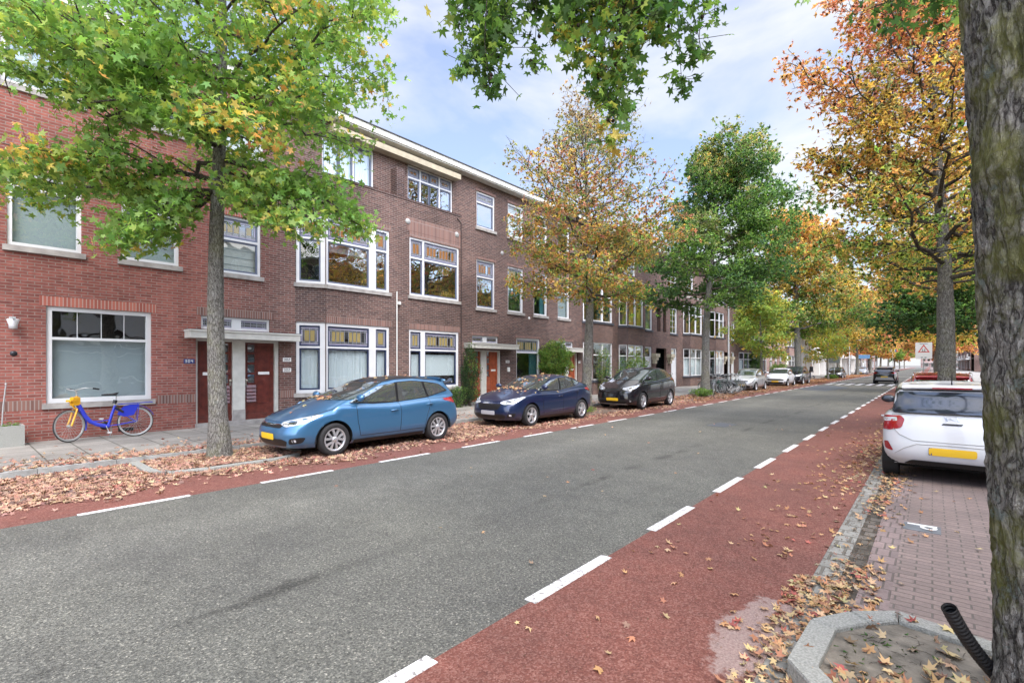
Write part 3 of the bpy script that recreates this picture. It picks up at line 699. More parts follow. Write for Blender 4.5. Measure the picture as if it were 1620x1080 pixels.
# ---- generic bay houses further on. spec: list of ('bay', y0, y1) / ('win', y0,y1,z0,z1) / ('door', ...) relative to the house
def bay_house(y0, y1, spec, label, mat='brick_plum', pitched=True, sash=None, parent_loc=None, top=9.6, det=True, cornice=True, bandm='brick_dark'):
    h = empty('terraced_house', parent_loc or (XF, 0, 0)); tag(h, label, 'house', 'terraced houses on the far side')
    wall = MB(ID); main = []; todo = []; P = .42
    for sp in spec:
        if sp[0] == 'bay':
            a, b = sp[1], sp[2]; c = .5
            for z0, z1, lo in ((.9, 3.02, sp[3]), (4.2, 6.4, sp[4])):
                FL = frame_of((0, a), (P, a + c)); ln = math.hypot(P, c); FR = frame_of((P, b - c), (0, b)); FF = ((P, 0), (0, 1), (1, 0))
                todo += [(FL, .06, ln - .01, z0, z1, None, lo), (FR, .01, ln - .06, z0, z1, None, lo), (FF, a + c + .01, b - c - .01, z0, z1, 'two', lo)]
            zt = sp[5] if len(sp) > 5 else 7.0
            FL = frame_of((0, a), (P, a + c)); ln = math.hypot(P, c); FR = frame_of((P, b - c), (0, b)); FF = ((P, 0), (0, 1), (1, 0))
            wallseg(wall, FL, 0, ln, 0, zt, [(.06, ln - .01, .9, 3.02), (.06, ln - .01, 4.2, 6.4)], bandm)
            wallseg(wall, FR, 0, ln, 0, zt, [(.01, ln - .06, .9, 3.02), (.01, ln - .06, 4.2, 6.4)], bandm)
            wallseg(wall, FF, a + c, b - c, 0, zt, [(a + c + .01, b - c - .01, .9, 3.02), (a + c + .01, b - c - .01, 4.2, 6.4)], mat)
            wall.prism([(0, a), (P, a + c), (P, b - c), (0, b)], zt, zt + .1, 'concrete_sill')
            main.append((a + .02, b - .02, .9, 6.4))
        elif sp[0] == 'win':
            main.append(sp[1:5]); todo.append((ID, *sp[1:5], sp[5] if len(sp) > 5 else None, sp[6] if len(sp) > 6 else 'clear'))
        elif sp[0] in ('door', 'slot', 'arch'): main.append(sp[1:5])
    wallseg(wall, ID, y0, y1, 0, top, main, mat, .16)
    ro = close_house(h, wall, y0, y1, mat=mat, top=top, pitched=pitched, cornice=cornice)
    for F, a, b, c, d, kind, lo in todo:
        wd = b - a
        if kind == 'two': cols = [(.07, wd * .5 - .05), (wd * .5 + .05, wd - .07)]
        else: cols = None
        bars = ('l', 1, 3) if kind == 'grid' else None
        window(h, F, a, b, c, d, cols=cols, tz=(d - (d - c) * .33 if kind != 'plain' and kind != 'grid' else None), low=lo, sash=sash, sill='slate_sill', depth=.1, bars=bars, detail=False, glass='window_glass_strong' if random.random() < .5 else 'window_glass')
    for sp in spec:
        if sp[0] == 'door':
            a, b, c, d = sp[1:5]; f = MB(ID); f.plate(a, b, c, d, -.06, -.16, [(a + .08, b - .08, c, d - .75), (a + .08, b - .08, d - .67, d - .08)], 'white_paint'); fo = f.build('door_frame', h)
            g = MB(ID); g.box(-.14, -.1, a + .08, b - .08, c, d - .75, sp[5]); g.build('door', h); p = MB(ID); p.box(-.14, -.12, a + .08, b - .08, d - .67, d - .08, 'window_glass_strong'); p.build('pane', fo)
        elif sp[0] == 'slot':
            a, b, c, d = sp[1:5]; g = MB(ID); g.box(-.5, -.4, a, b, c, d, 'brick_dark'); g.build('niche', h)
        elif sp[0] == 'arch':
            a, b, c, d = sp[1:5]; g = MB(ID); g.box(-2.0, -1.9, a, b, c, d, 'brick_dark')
            for i in range(5): g.box(-.3 - i * .28, -.02 - i * .28, a, b, .1 + .17 * i, .27 + .17 * i, 'concrete_sill')
            g.build('porch_stair', h)
            for yy in (a - .75, b + .1):
                k = MB(ID); k.box(0, .35, yy, yy + .65, c + 2.2, c + 2.45, 'cream_lintel'); k.box(0, .28, yy + .08, yy + .57, c + 2.0, c + 2.2, 'cream_lintel'); k.box(0, .2, yy + .16, yy + .49, c + 1.75, c + 2.0, 'cream_lintel'); k.build('porch_bracket', h)
    return h
bay_house(22.955, 26.75, [('bay', 23.15, 26.35, 'side', 'side', 7.0), ('win', 23.6, 24.9, 7.5, 9.1), ('win', 25.2, 26.3, 7.5, 9.1)],
          'brown brick house with wide white bay windows right behind the sparse autumn tree', pitched=False)
bay_house(26.755, 37.3, [('bay', 27.25, 30.45, 'curtain', 'yellow', 7.0), ('win', 31.06, 32.15, 4.15, 5.85, 'plain', 'blind_grey'), ('door', 31.0, 32.1, .15, 3.0, 'white_paint'),
          ('slot', 32.95, 33.5, 4.14, 5.8), ('slot', 33.95, 34.5, 4.14, 5.8), ('arch', 32.75, 34.5, .1, 2.95), ('win', 35.2, 36.5, 4.1, 6.0, 'grid'), ('door', 35.4, 36.45, .15, 3.0, 'white_paint'),
          ('win', 34.75, 36.4, 7.5, 9.2, 'grid'), ('win', 28, 29.6, 7.5, 9.2, 'two')],
          'dark brick house with a stepped brick porch and two tall slots behind the black car', cornice=True)
bay_house(37.305, 51.6, [('bay', 37.6, 41.2, 'curtain', 'yellow', 7.0), ('bay', 43.5, 46.8, 'side', 'clear', 7.0), ('win', 44.3, 45.8, 7.5, 9.2, 'two'), ('win', 38.1, 39.8, 7.5, 9.2, 'grid'), ('win', 46.6, 47.9, 7.5, 9.2, 'two'),
          ('slot', 47.6, 48.1, 4.13, 5.85), ('slot', 48.6, 49.1, 4.13, 5.85), ('arch', 47.6, 49.0, .1, 2.95), ('win', 49.6, 51.0, 7.5, 9.3, 'grid'), ('win', 49.7, 50.8, 4.1, 6.0, 'grid'), ('door', 49.7, 50.7, .15, 3.0, 'white_paint'),
          ('win', 41.6, 42.6, 4.1, 6.0, 'plain')],
          'dark brick house with two white bays behind the green tree and crowded bicycles')
bay_house(51.605, 61.3, [('bay', 52.0, 56.2, 'curtain', 'clear', 7.0), ('bay', 56.8, 60.9, 'clear', 'curtain', 7.0), ('win', 53, 55, 7.5, 9.2, 'two'), ('win', 58, 60, 7.5, 9.2, 'two')],
          'dark brick house with twin bays behind the parked silver car', sash='navy_paint')
bay_house(61.305, 80.5, [('win', 62, 63.2, 4.2, 6.3), ('win', 65, 66.2, 4.2, 6.3), ('win', 68, 69.2, 4.2, 6.3), ('win', 62, 63.2, 1, 3), ('win', 64.4, 65.6, 1, 3), ('door', 67, 68.2, .15, 3.0, 'black_plastic'), ('door', 69.5, 70.7, .15, 3.0, 'black_plastic'), ('bay', 72.5, 77, 'clear', 'clear', 9.4),
          ('win', 62, 63.2, 7.4, 9), ('win', 65, 66.2, 7.4, 9), ('win', 68, 69.2, 7.4, 9), ('win', 78, 79.6, 4.2, 6.3), ('win', 78, 79.6, 1, 3)],
          'pinkish brick house with tall narrow windows beyond the silver car', mat='brick_pink', bandm='brick_dark', pitched=False)
simple('render_white', (.72, .72, .70), .8, noise=.08)
def balcony_block(y0, n, bayw, label, mat='brick_pink', loc=(XF, 0, 0)):
    y1 = y0 + n * bayw; h = empty('terraced_house', loc); tag(h, label, 'house', 'terraced houses on the far side')
    wall = MB(ID); W = []
    for i in range(n):
        a = y0 + i * bayw
        W += [(a + .5, a + bayw * .42, .7, 3.0), (a + bayw * .55, a + bayw - .5, .2, 3.0), (a + .5, a + bayw - .6, 3.7, 6.2), (a + .5, a + bayw - .6, 6.9, 9.2)]
    wallseg(wall, ID, y0, y1, 0, 9.9, W, mat)
    for i in range(n + 1): wall.box(0, .9, y0 + i * bayw - (.12 if i else 0), y0 + i * bayw + (.12 if i < n else 0), 0, 9.4, 'render_white')
    close_house(h, wall, y0, y1, mat=mat, top=9.9)
    for q in W: window(h, ID, *q, cols=[(.07, (q[1] - q[0]) / 2 - .04), ((q[1] - q[0]) / 2 + .04, q[1] - q[0] - .07)], sill=None, detail=False)
    for i in range(n):
        for z in (3.15, 6.4):
            b = MB(ID); a = y0 + i * bayw + .13; b.box(.01, 1.1, a, a + bayw - .26, z, z + .18, 'render_white'); b.box(1.0, 1.08, a, a + bayw - .26, z + .18, z + 1.35, 'render_white'); b.build('balcony', h)
    return h
balcony_block(80.51, 5, 6.0, 'white panelled balcony block beyond the pinkish house')
balcony_block(110.55, 4, 7.5, 'row of pale balconies far down the street', 'brick_pink')
fg = bay_house(141, 165, [('bay', 143, 148, 'curtain', 'clear', 7.0), ('bay', 158, 163, 'clear', 'curtain', 7.0), ('win', 150, 152, 4.2, 6.3), ('win', 154, 156, 4.2, 6.3), ('win', 150, 152, 7.4, 9), ('win', 144, 146, 7.4, 9), ('win', 159, 161, 7.4, 9), ('door', 151, 152.2, .15, 3, 'black_plastic'), ('door', 154, 155.2, .15, 3, 'black_plastic')],
          'distant brick terrace near the end of the street', mat='brick_pink', pitched=True)
for k, lb in enumerate(['second to last brick terrace at the far left end of the street', 'last brick terrace where the street disappears']):
    c = copy_tree(fg); c.location = (XF, 24.2 * (k + 1), 0); c['label'] = lb
# the other side of the street (seen at its far end and in the reflections)
def right_house(y, label, src=None, mat='brick_plum', white=False):
    if src is not None:
        c = copy_tree(src); c.location = (7.6, y + 16, 0); c['label'] = label; return c
    h = empty('terraced_house', (7.6, y + 16, 0), math.pi); tag(h, label, 'house', 'terraced houses on the near side')
    W = [(a, a + 1.5, z, z + (2.1 if z < 7 else 1.6)) for a in (1, 3.3, 5.6, 9, 11.3, 13.6) for z in (4.2, 7.5)]
    G = [(1, 4, .7, 3.0), (5.2, 6.4, .2, 3.0), (7.4, 8.6, .2, 3.0), (9.4, 14.6, .7, 3.0)]
    wall = MB(ID); wallseg(wall, ID, 0, 16, 0, 9.6, W + G, mat); 
    wall.box(0, .9, .3, 15.7, 3.2, 3.4, 'render_white')
    if white: wall.box(.0, .5, 8.5, 15.6, 3.6, 3.9, 'render_white'); wall.box(.45, .5, 8.5, 15.6, 3.9, 4.7, 'render_white')
    close_house(h, wall, 0, 16, mat=mat, depth=8)
    for q in W + G: window(h, ID, *q, tz=q[3] - .6, sill=None, detail=False)
    return h
ra = right_house(176, 'brown brick shop house seen between the trunks on the right', mat='brick_plum', white=True)
rb = right_house(192.1, 'pinkish shop house past the right hand trees', mat='brick_pink', white=True)
for k, y in enumerate((208.2, 224.3, 240.4)): right_house(y, ['third', 'fourth', 'fifth'][k] + ' shop house counted along the far right end of the street', src=(ra, rb)[k % 2])
for k, y in enumerate((-14, 2.1, 18.2, 34.3)): c = right_house(y, ['shop house beside and behind the camera', 'shop house level with the near trunk', 'shop house level with the parked white hatchback', 'shop house level with the bicycles'][k] + ', on the near pavement', src=(ra, rb)[(k + 1) % 2])

for k in range(3):
    c = right_house(0, ['left', 'middle', 'right'][k] + ' block of the terrace closing the end of the street', src=(rb, ra)[k % 2]); c.location = (-22 + 16.1 * (k + 1), 425, 0); c.rotation_euler = (0, 0, -math.pi / 2); c['group'] = 'terrace closing the street'

# ------------------------------------------------------------------ cars
def paint_mat(name, col, metal=.35, rough=.28):
    m, t, b = newmat(name); q = NT(t)
    b.inputs['Metallic'].default_value = metal; b.inputs['Roughness'].default_value = rough
    b.inputs['Coat Weight'].default_value = 1; b.inputs['Coat Roughness'].default_value = .03
    tc = q.n('ShaderNodeTexCoord'); sep = q.n('ShaderNodeSeparateXYZ'); q.l(tc.outputs['Object'], sep.inputs[0])
    # road dust thrown up over the sills
    d = q.ramp(q.math('ADD', sep.outputs[2], q.math('MULTIPLY', q.noise(tc.outputs['Object'], 6, 5), .35)), [(.32, (1,) * 3), (.62, (0,) * 3)])
    q.l(q.mix(q.math('MULTIPLY', d, .0 if max(col) < .05 else .24), col, (.16, .14, .12)), b.inputs['Base Color'])
paint_mat('paint_blue', (.055, .175, .33), .5); paint_mat('paint_navy', (.008, .020, .068), .35); paint_mat('paint_black', (.010, .010, .014), .1, .18)
paint_mat('paint_silver', (.52, .53, .54), .6); paint_mat('paint_white', (.64, .66, .69), 0); paint_mat('paint_red', (.45, .015, .02), .1); paint_mat('paint_grey', (.12, .12, .12), .5)
simple('car_glass', (.11, .14, .14), .03, metal=.7, coat=.5)
simple('car_glass_side', (.26, .29, .29), .03, metal=.8, coat=.5)
simple('car_glass_rear', (.045, .055, .075), .05, metal=.4, coat=.4)
simple('tyre', (.018, .018, .019), .8); simple('rim', (.60, .61, .63), .28, metal=.7); simple('trim_black', (.01, .01, .011), .4); simple('chrome', (.75, .76, .78), .12, metal=1)
simple('lamp_clear', (.62, .66, .70), .08, metal=.3, coat=1); simple('lamp_red', (.30, .008, .016), .12, coat=1); simple('yellow_plate', (.80, .50, .02), .5); simple('grey_plate', (.45, .46, .50), .5)
simple('lamp_dark', (.05, .055, .06), .1, coat=1); simple('underside', (.008, .008, .008), .9)

def catmull(P, sub):
    """P: (levels, pts, 3) -> interpolated along axis 0"""
    out = []
    n = len(P)
    for i in range(n - 1):
        p0, p1, p2, p3 = P[max(i - 1, 0)], P[i], P[i + 1], P[min(i + 2, n - 1)]
        for k in range(sub):
            t = k / sub
            out.append(.5 * ((2 * p1) + (-p0 + p2) * t + (2 * p0 - 5 * p1 + 4 * p2 - p3) * t * t + (-p0 + 3 * p1 - 3 * p2 + p3) * t ** 3))
    out.append(P[-1]); return np.array(out)
def outline(yf, yr, w, df, dr, zfun, n=3.0, n2=3.0, rk=1.0, nf=12, nr=12, ns=84, ylo=None, yhi=None, taper=(.06, .05), L=None):
    """half outline (x>=0) from front centre round to the rear centre; side points keep the y of the full-length outline where they can"""
    pts = []; dr = dr * rk
    Lf, Lr = L
    for i in range(nf):
        th = math.pi / 2 * i / nf; x = w * math.sin(th) ** (2 / n); y = yf + df * (1 - math.cos(th) ** (2 / n)); pts.append((x, y))
    a, b = yf + df, yr - dr
    for i in range(ns + 1):
        t = i / ns; yl = Lf + (Lr - Lf) * t
        y = min(max(yl, a), b); y = .93 * y + .07 * (a + (b - a) * t)
        pts.append((w, y))
    for i in range(nr - 1, -1, -1):
        th = math.pi / 2 * i / nr; x = w * math.sin(th) ** (2 / n2); y = yr - dr * (1 - math.cos(th) ** (2 / n2)); pts.append((x, y))
    ym = (Lf + Lr) / 2; half = (Lr - Lf) / 2
    res = []
    for x, y in pts:
        k = (y - ym) / half
        tp = 1 - (taper[0] if k < 0 else taper[1]) * abs(k) ** 3
        res.append((x * tp, y, zfun(y, x)))
    return np.array(res)
def interp(knots):
    ks = sorted(knots)
    def f(y, x=0):
        if y <= ks[0][0]: return ks[0][1]
        for (a, b), (c, d) in zip(ks, ks[1:]):
            if y <= c:
                t = (y - a) / (c - a); t = t * t * (3 - 2 * t) * .5 + t * .5; return b + (d - b) * t
        return ks[-1][1]
    return f
def clip_grid(poly, cell):
    bm = bmesh.new(); vs = [bm.verts.new((p[0], p[1], 0)) for p in poly]; bm.faces.new(vs)
    for ax in (0, 1):
        lo = min(p[ax] for p in poly); hi = max(p[ax] for p in poly); n = int((hi - lo) / cell)
        for i in range(1, n + 1):
            co = [0, 0, 0]; co[ax] = lo + i * cell; no = [0, 0, 0]; no[ax] = 1
            bmesh.ops.bisect_plane(bm, geom=bm.verts[:] + bm.edges[:] + bm.faces[:], plane_co=co, plane_no=no)
    bmesh.ops.triangulate(bm, faces=[f for f in bm.faces if len(f.verts) > 4])
    V = [v.co.copy() for v in bm.verts]; bm.verts.index_update(); Fc = [[v.index for v in f.verts] for f in bm.faces]; bm.free(); return V, Fc
def smooth_poly(p, k=4):
    """rounds the corners of a polygon a little"""
    out = []; n = len(p)
    for i in range(n):
        a, b, c = Vector(p[i - 1]), Vector(p[i]), Vector(p[(i + 1) % n]); r = min(.035, (a - b).length * .3, (c - b).length * .3)
        p0 = b + (a - b).normalized() * r; p1 = b + (c - b).normalized() * r
        for j in range(k): t = j / (k - 1); out.append(tuple(p0 * (1 - t) ** 2 + b * 2 * t * (1 - t) + p1 * t * t))
    return out
class Car:
    def __init__(s, c):
        s.c = c; s.root = empty(c['name'], (0, 0, 0)); s.body()
    def body(s):
        c = s.c; F_, R_, W = c['f'], c['r'], c['w'] / 2; yc, yg = c['cowl'], c['rg']; a, b = c['wf'], c['wr']
        Lf, Lr = F_ + .55, R_ - .45
        kw = dict(L=(Lf, Lr), n2=c.get('n2', 3.5), rk=c.get('rk', .9), taper=(.06, c.get('rtaper', .05)))
        hn, hc, hb, hr = c['nose_z'], c['cowl_z'], c['belt_mid'], c['belt_r']
        zs = lambda z0, z1: (lambda y, x=0: z0 if abs(y) < 1.6 else z1)
        L_ = []
        L_.append(outline(F_ + .10, R_ - .12, W - .10, .42, .35, interp([(F_, .21), (a + .3, c.get('sill', .20)), (b - .3, c.get('sill', .20)), (R_, .26)]), **kw))
        L_.append(outline(F_ + .02, R_ - .03, W - .035, .45, .36, interp([(F_, .31), (0, .29), (R_, .36)]), **kw))
        L_.append(outline(F_ + .0, R_ - .0, W - .004, .48, .38, interp([(F_, .46), (0, .46), (R_, .50)]), **kw))
        L_.append(outline(F_ + .03, R_ - .03, W, .55, .40, interp([(F_, hn - .13), (a, .70), (0, .72), (b, .78), (R_, hr - .27)]), **kw))
        L_.append(outline(F_ + .10, R_ - c.get('rtuck', .10), W - .018, .58, .42, interp([(F_ + .1, hn - .03), (a, hn + .12), (yc, hc - .10), (0, hb - .07), (b, hr - .09), (R_, hr - .12)]), **kw))
        L_.append(outline(F_ + .19, R_ - c.get('rtuck', .10) - .03, W - .075, .60, .45, interp([(F_ + .2, hn + .03), (a, hn + .19), (yc, hc - .03), (0, hb), (b, hr - .01), (R_, hr - .02)]), **kw))
        crown = lambda z, k: (lambda y, x=0: z(y) + k * (1 - (x / W) ** 2))
        g = interp([(yc, hc + .02), (yc + .5, hb + .02), (0, hb + .025), (b, hr + .03), (R_, hr + .03)])
        L_.append(outline(yc, yg, W - .13, .42, .22, lambda y, x=0: g(y) + .035 * (1 - (x / W) ** 2) * (y < yc + .4), **kw))
        rf, rr = c['roof_f'], c['roof_r']; zt = c['h']
        rz = interp([(rf, zt - .10), (rf + .6, zt - .015), ((rf + rr) / 2, zt), (rr - .5, zt - .04), (rr, zt - c.get('rdrop', .13))])
        wr = c.get('wroof', W - .23)
        L_.append(outline((yc * .18 + rf * .82), yg * .16 + rr * .84, wr + .035, .26, .18, lambda y, x=0: rz(y) - .10 + .0 * x, **kw))
        L_.append(outline(rf, rr, wr - .03, .22, .16, lambda y, x=0: rz(y) - .025, **kw))
        L_.append(outline(rf + .10, rr - .10, wr - .16, .18, .14, lambda y, x=0: rz(y) + .002, **kw))
        # centre spine collapses to x = 0
        last = L_[-1].copy(); sp = last.copy(); sp[:, 0] = 0; sp[:, 2] += .022
        P = np.array(L_); G = catmull(P, 5); G = np.vstack([G, (G[-1][None] * .5 + sp[None] * .5) + np.array([0, 0, .006]), sp[None]])
        nl, npt, _ = G.shape
        # wheel arches
        ra = c['wheel'] + c.get('gap', .055)
        verts = []; idx = {}
        bm = bmesh.new(); V = [[None] * (2 * npt - 2) for _ in range(nl)]
        half = G
        for i in range(nl):
            for j in range(npt):
                V[i][j] = bm.verts.new(half[i, j])
            for j in range(npt - 2, 0, -1):
                p = half[i, j]; V[i][2 * npt - 2 - j] = bm.verts.new((-p[0], p[1], p[2]))
        m2 = 2 * npt - 2
        for i in range(nl - 1):
            for j in range(m2):
                k = (j + 1) % m2
                try: f = bm.faces.new((V[i][j], V[i][k], V[i + 1][k], V[i + 1][j])); f.smooth = True
                except ValueError: pass
        cen = [(a, c['wheel']), (b, c['wheel'])]
        def ins(co): return [q for q in cen if math.hypot(co.y - q[0], co.z - q[1]) < ra and abs(co.x) > W * .55]
        dele = [f for f in bm.faces if all(ins(v.co) for v in f.verts)]
        bmesh.ops.delete(bm, geom=dele, context='FACES')
        for v in bm.verts:
            q = ins(v.co)
            if q:
                q = q[0]; d = math.hypot(v.co.y - q[0], v.co.z - q[1]) or 1e-3; v.co.y = q[0] + (v.co.y - q[0]) * ra / d; v.co.z = q[1] + (v.co.z - q[1]) * ra / d
        bmesh.ops.remove_doubles(bm, verts=bm.verts, dist=.0008)
        bmesh.ops.delete(bm, geom=[v for v in bm.verts if not v.link_faces], context='VERTS')
        bmesh.ops.recalc_face_normals(bm, faces=bm.faces)
        s.bvh = BVHTree.FromBMesh(bm)
        me = bpy.data.meshes.new('body'); bm.to_mesh(me); bm.free(); me.materials.append(M[c['paint']])
        o = bpy.data.objects.new('body', me); COL.objects.link(o); o.parent = s.root; s.bodyo = o
        # underside and wheel housings
        u = MB(); u.box(-W + .22, W - .22, F_ + .42, R_ - .42, .17, .24, 'underside')
        for yy in (a, b):
            n = 18
            for sg in (-1, 1):
                prof = [(yy + (ra + .015) * math.cos(math.pi * i / n - .12 * (1 - 2 * i / n)), c['wheel'] + (ra + .015) * math.sin(math.pi * i / n - .12 * (1 - 2 * i / n))) for i in range(n + 1)]
                for (y0, z0), (y1, z1) in zip(prof, prof[1:]): u.face([(sg * (W - .03), y0, z0), (sg * (W - .03), y1, z1), (sg * (W - .42), y1, z1), (sg * (W - .42), y0, z0)], 'underside')
                u.face([(sg * (W - .42), p[0], p[1]) for p in prof], 'underside')
        u.build('underbody', s.root)
        # wheels
        for yy in (a, b):
            for sg in (-1, 1): s.wheel(sg * (W - .12), yy, sg)
    def wheel(s, x, y, sg):
        c = s.c; r = c['wheel']; rr = c.get('rimr', r * .70); wd = .105
        t = MB(); t.lathe([(rr, -wd), (r - .03, -wd), (r - .008, -wd + .02), (r, -wd + .045), (r, wd - .045), (r - .008, wd - .02), (r - .03, wd), (rr + .01, wd - .012), (rr - .005, wd - .02), (rr - .02, -wd)], 'tyre', 36, 'x', (0, 0, 0))
        w = t.build('wheel', s.root); w.location = (x, y, r)
        q = MB(); f = sg * (wd - .018)
        q.lathe([(rr + .004, f), (rr - .012, f + sg * .006), (rr - .03, f - sg * .01), (rr - .035, f - sg * .12)], 'rim', 36, 'x')
        ns = c.get('spokes', 5); 
        for i in range(ns):
            th = 2 * math.pi * i / ns + .2
            dirs = ((-.16, .16) if c.get('split', False) else (0,))
            for dv in dirs:
                ty = th + dv; wv = (.30 if not c.get('split') else .16) * r * .5; w2 = wv * .62
                c0, s0 = math.cos(th), math.sin(th); c1, s1 = math.cos(ty + dv), math.sin(ty + dv)
                p0 = Vector((0, c0, s0)) * .045; p1 = Vector((0, c1, s1)) * (rr - .015); tn = Vector((0, -s1, c1))
                fx = f - sg * .006; bx_ = f - sg * .04
                vs = [(fx + sg * .004, *(p0 + tn * w2)[1:]), (fx + sg * .004, *(p0 - tn * w2)[1:]), (fx, *(p1 - tn * wv)[1:]), (fx, *(p1 + tn * wv)[1:])]
                vb = [(bx_, v[1], v[2]) for v in vs]
                q.raw(vs + vb, [(0, 1, 2, 3), (0, 4, 5, 1), (1, 5, 6, 2), (3, 2, 6, 7), (0, 3, 7, 4)], 'rim')
        q.lathe([(.001, f + sg * .008), (.03, f + sg * .006), (.06, f - sg * .004), (.062, f - sg * .04)], 'rim', 16, 'x')
        q.build('rim', w)
        d = MB(); d.lathe([(.001, f - sg * .07), (rr - .034, f - sg * .07)], 'dark_metal', 24, 'x'); d.build('brake_disc', w)
    def decal(s, name, poly, axis, mat, off=.004, cell=.05, mirror=True, parent=None, rnd=True, label=None, thick=None):
        if rnd: poly = smooth_poly(poly)
        sides = (1, -1) if (mirror and axis in ('side', 'front', 'rear', 'top', 'fc', 'rc')) else (1,)
        objs = []
        for sg in sides:
            V, Fc = clip_grid(poly, cell); out = []; ok = True
            for v in V:
                if axis == 'side': o, d = Vector((sg * 3, v.x, v.y)), Vector((-sg, 0, 0))
                elif axis == 'front': o, d = Vector((sg * v.x, -5, v.y)), Vector((0, 1, 0))
                elif axis == 'rear': o, d = Vector((sg * v.x, 5, v.y)), Vector((0, -1, 0))
                elif axis == 'fc': o, d = Vector((sg * (s.c['w'] / 2 * .8 + .8 * v.x + 1.8), s.c['f'] + .25 + .6 * v.x - 2.4, v.y)), Vector((-.6 * sg, .8, 0))
                elif axis == 'rc': o, d = Vector((sg * (s.c['w'] / 2 * .8 + .8 * v.x + 1.8), s.c['r'] - .25 - .6 * v.x + 2.4, v.y)), Vector((-.6 * sg, -.8, 0))
                else: o, d = Vector((sg * v.x, v.y, 4)), Vector((0, 0, -1))
                h, nn, _, _ = s.bvh.ray_cast(o, d)
                if h is None: out.append(None); continue
                if nn.dot(d) > 0: nn = -nn
                out.append(h + nn * off)
            fs = [f for f in Fc if all(out[i] is not None for i in f) and max((out[i] - out[f[0]]).length for i in f) < cell * 6]
            if not fs: continue
            vs = [tuple(p) if p is not None else (0, 0, 0) for p in out]
            used = sorted({i for f in fs for i in f}); mp = {u: k for k, u in enumerate(used)}
            bm = bmesh.new(); bv = [bm.verts.new(vs[u]) for u in used]
            for f in fs:
                try: g = bm.faces.new([bv[mp[i]] for i in f]); g.smooth = True
                except ValueError: pass
            bmesh.ops.recalc_face_normals(bm, faces=bm.faces)
            # outward
            if bm.faces:
                bm.faces.ensure_lookup_table(); f0 = bm.faces[len(bm.faces) // 2]
                ctr = Vector((0, 0, .7)); 
                if f0.normal.dot(f0.calc_center_median() - ctr) < 0: bmesh.ops.reverse_faces(bm, faces=bm.faces)
            me = bpy.data.meshes.new(name); bm.to_mesh(me); bm.free(); me.materials.append(M[mat]); ob = bpy.data.objects.new(name, me); COL.objects.link(ob); ob.parent = parent or s.root; objs.append(ob)
            if label: ob['label'] = label
        return objs
    def seam(s, name, line, axis='side', wdt=.009, mat='trim_black', off=.002, mirror=True, parent=None):
        """thin dark shut line along a polyline"""
        for sg in ((1, -1) if mirror else (1,)):
            pts = []
            for (a, b), (c_, d_) in zip(line, line[1:]):
                n = max(1, int(math.hypot(c_ - a, d_ - b) / .05))
                for i in range(n): t = i / n; pts.append((a + (c_ - a) * t, b + (d_ - b) * t))
            pts.append(line[-1]); P3 = []
            for u, v in pts:
                if axis == 'side': o, d = Vector((sg * 3, u, v)), Vector((-sg, 0, 0))
                elif axis == 'front': o, d = Vector((sg * u, -5, v)), Vector((0, 1, 0))
                elif axis == 'rear': o, d = Vector((sg * u, 5, v)), Vector((0, -1, 0))
                else: o, d = Vector((sg * u, v, 4)), Vector((0, 0, -1))
                h, nn, _, _ = s.bvh.ray_cast(o, d)
                if h is not None: P3.append(h - d * off)
            if len(P3) > 1: q = MB(); q.tube(P3, wdt / 2, mat, 5); q.build(name, parent or s.bodyo)
    def mirror(s, y, z, mat, sz=1.0):
        W = s.c['w'] / 2
        for sg in (-1, 1):
            o, d = Vector((sg * 3, y, z - .02)), Vector((-sg, 0, 0)); h, _, _, _ = s.bvh.ray_cast(o, d); x0 = h.x if h is not None else sg * W
            q = MB(); q.ball((x0 + sg * .17, y - .02, z + .035), (.115 * sz, .065 * sz, .075 * sz), mat, 8); q.tube([(x0 - sg * .01, y, z - .03), (x0 + sg * .10, y, z + .0)], [.035, .028], 'trim_black', 6); mo = q.build('wing_mirror', s.root)
            g = MB(); g.ball((x0 + sg * .17, y + .035, z + .035), (.09 * sz, .012, .055 * sz), 'car_glass_rear', 6); g.build('mirror_glass', mo)
    def handle(s, y, z, mat):
        for sg in (-1, 1):
            h, _, _, _ = s.bvh.ray_cast(Vector((sg * 3, y, z)), Vector((-sg, 0, 0)))
            if h is None: continue
            x0 = h.x; q = MB(); q.tube([(x0, y - .09, z), (x0 + sg * .03, y - .065, z + .003), (x0 + sg * .034, y, z + .006), (x0 + sg * .03, y + .065, z + .006), (x0, y + .09, z + .004)], [.012, .013, .014, .013, .012], mat, 8); q.build('door_handle', s.root)

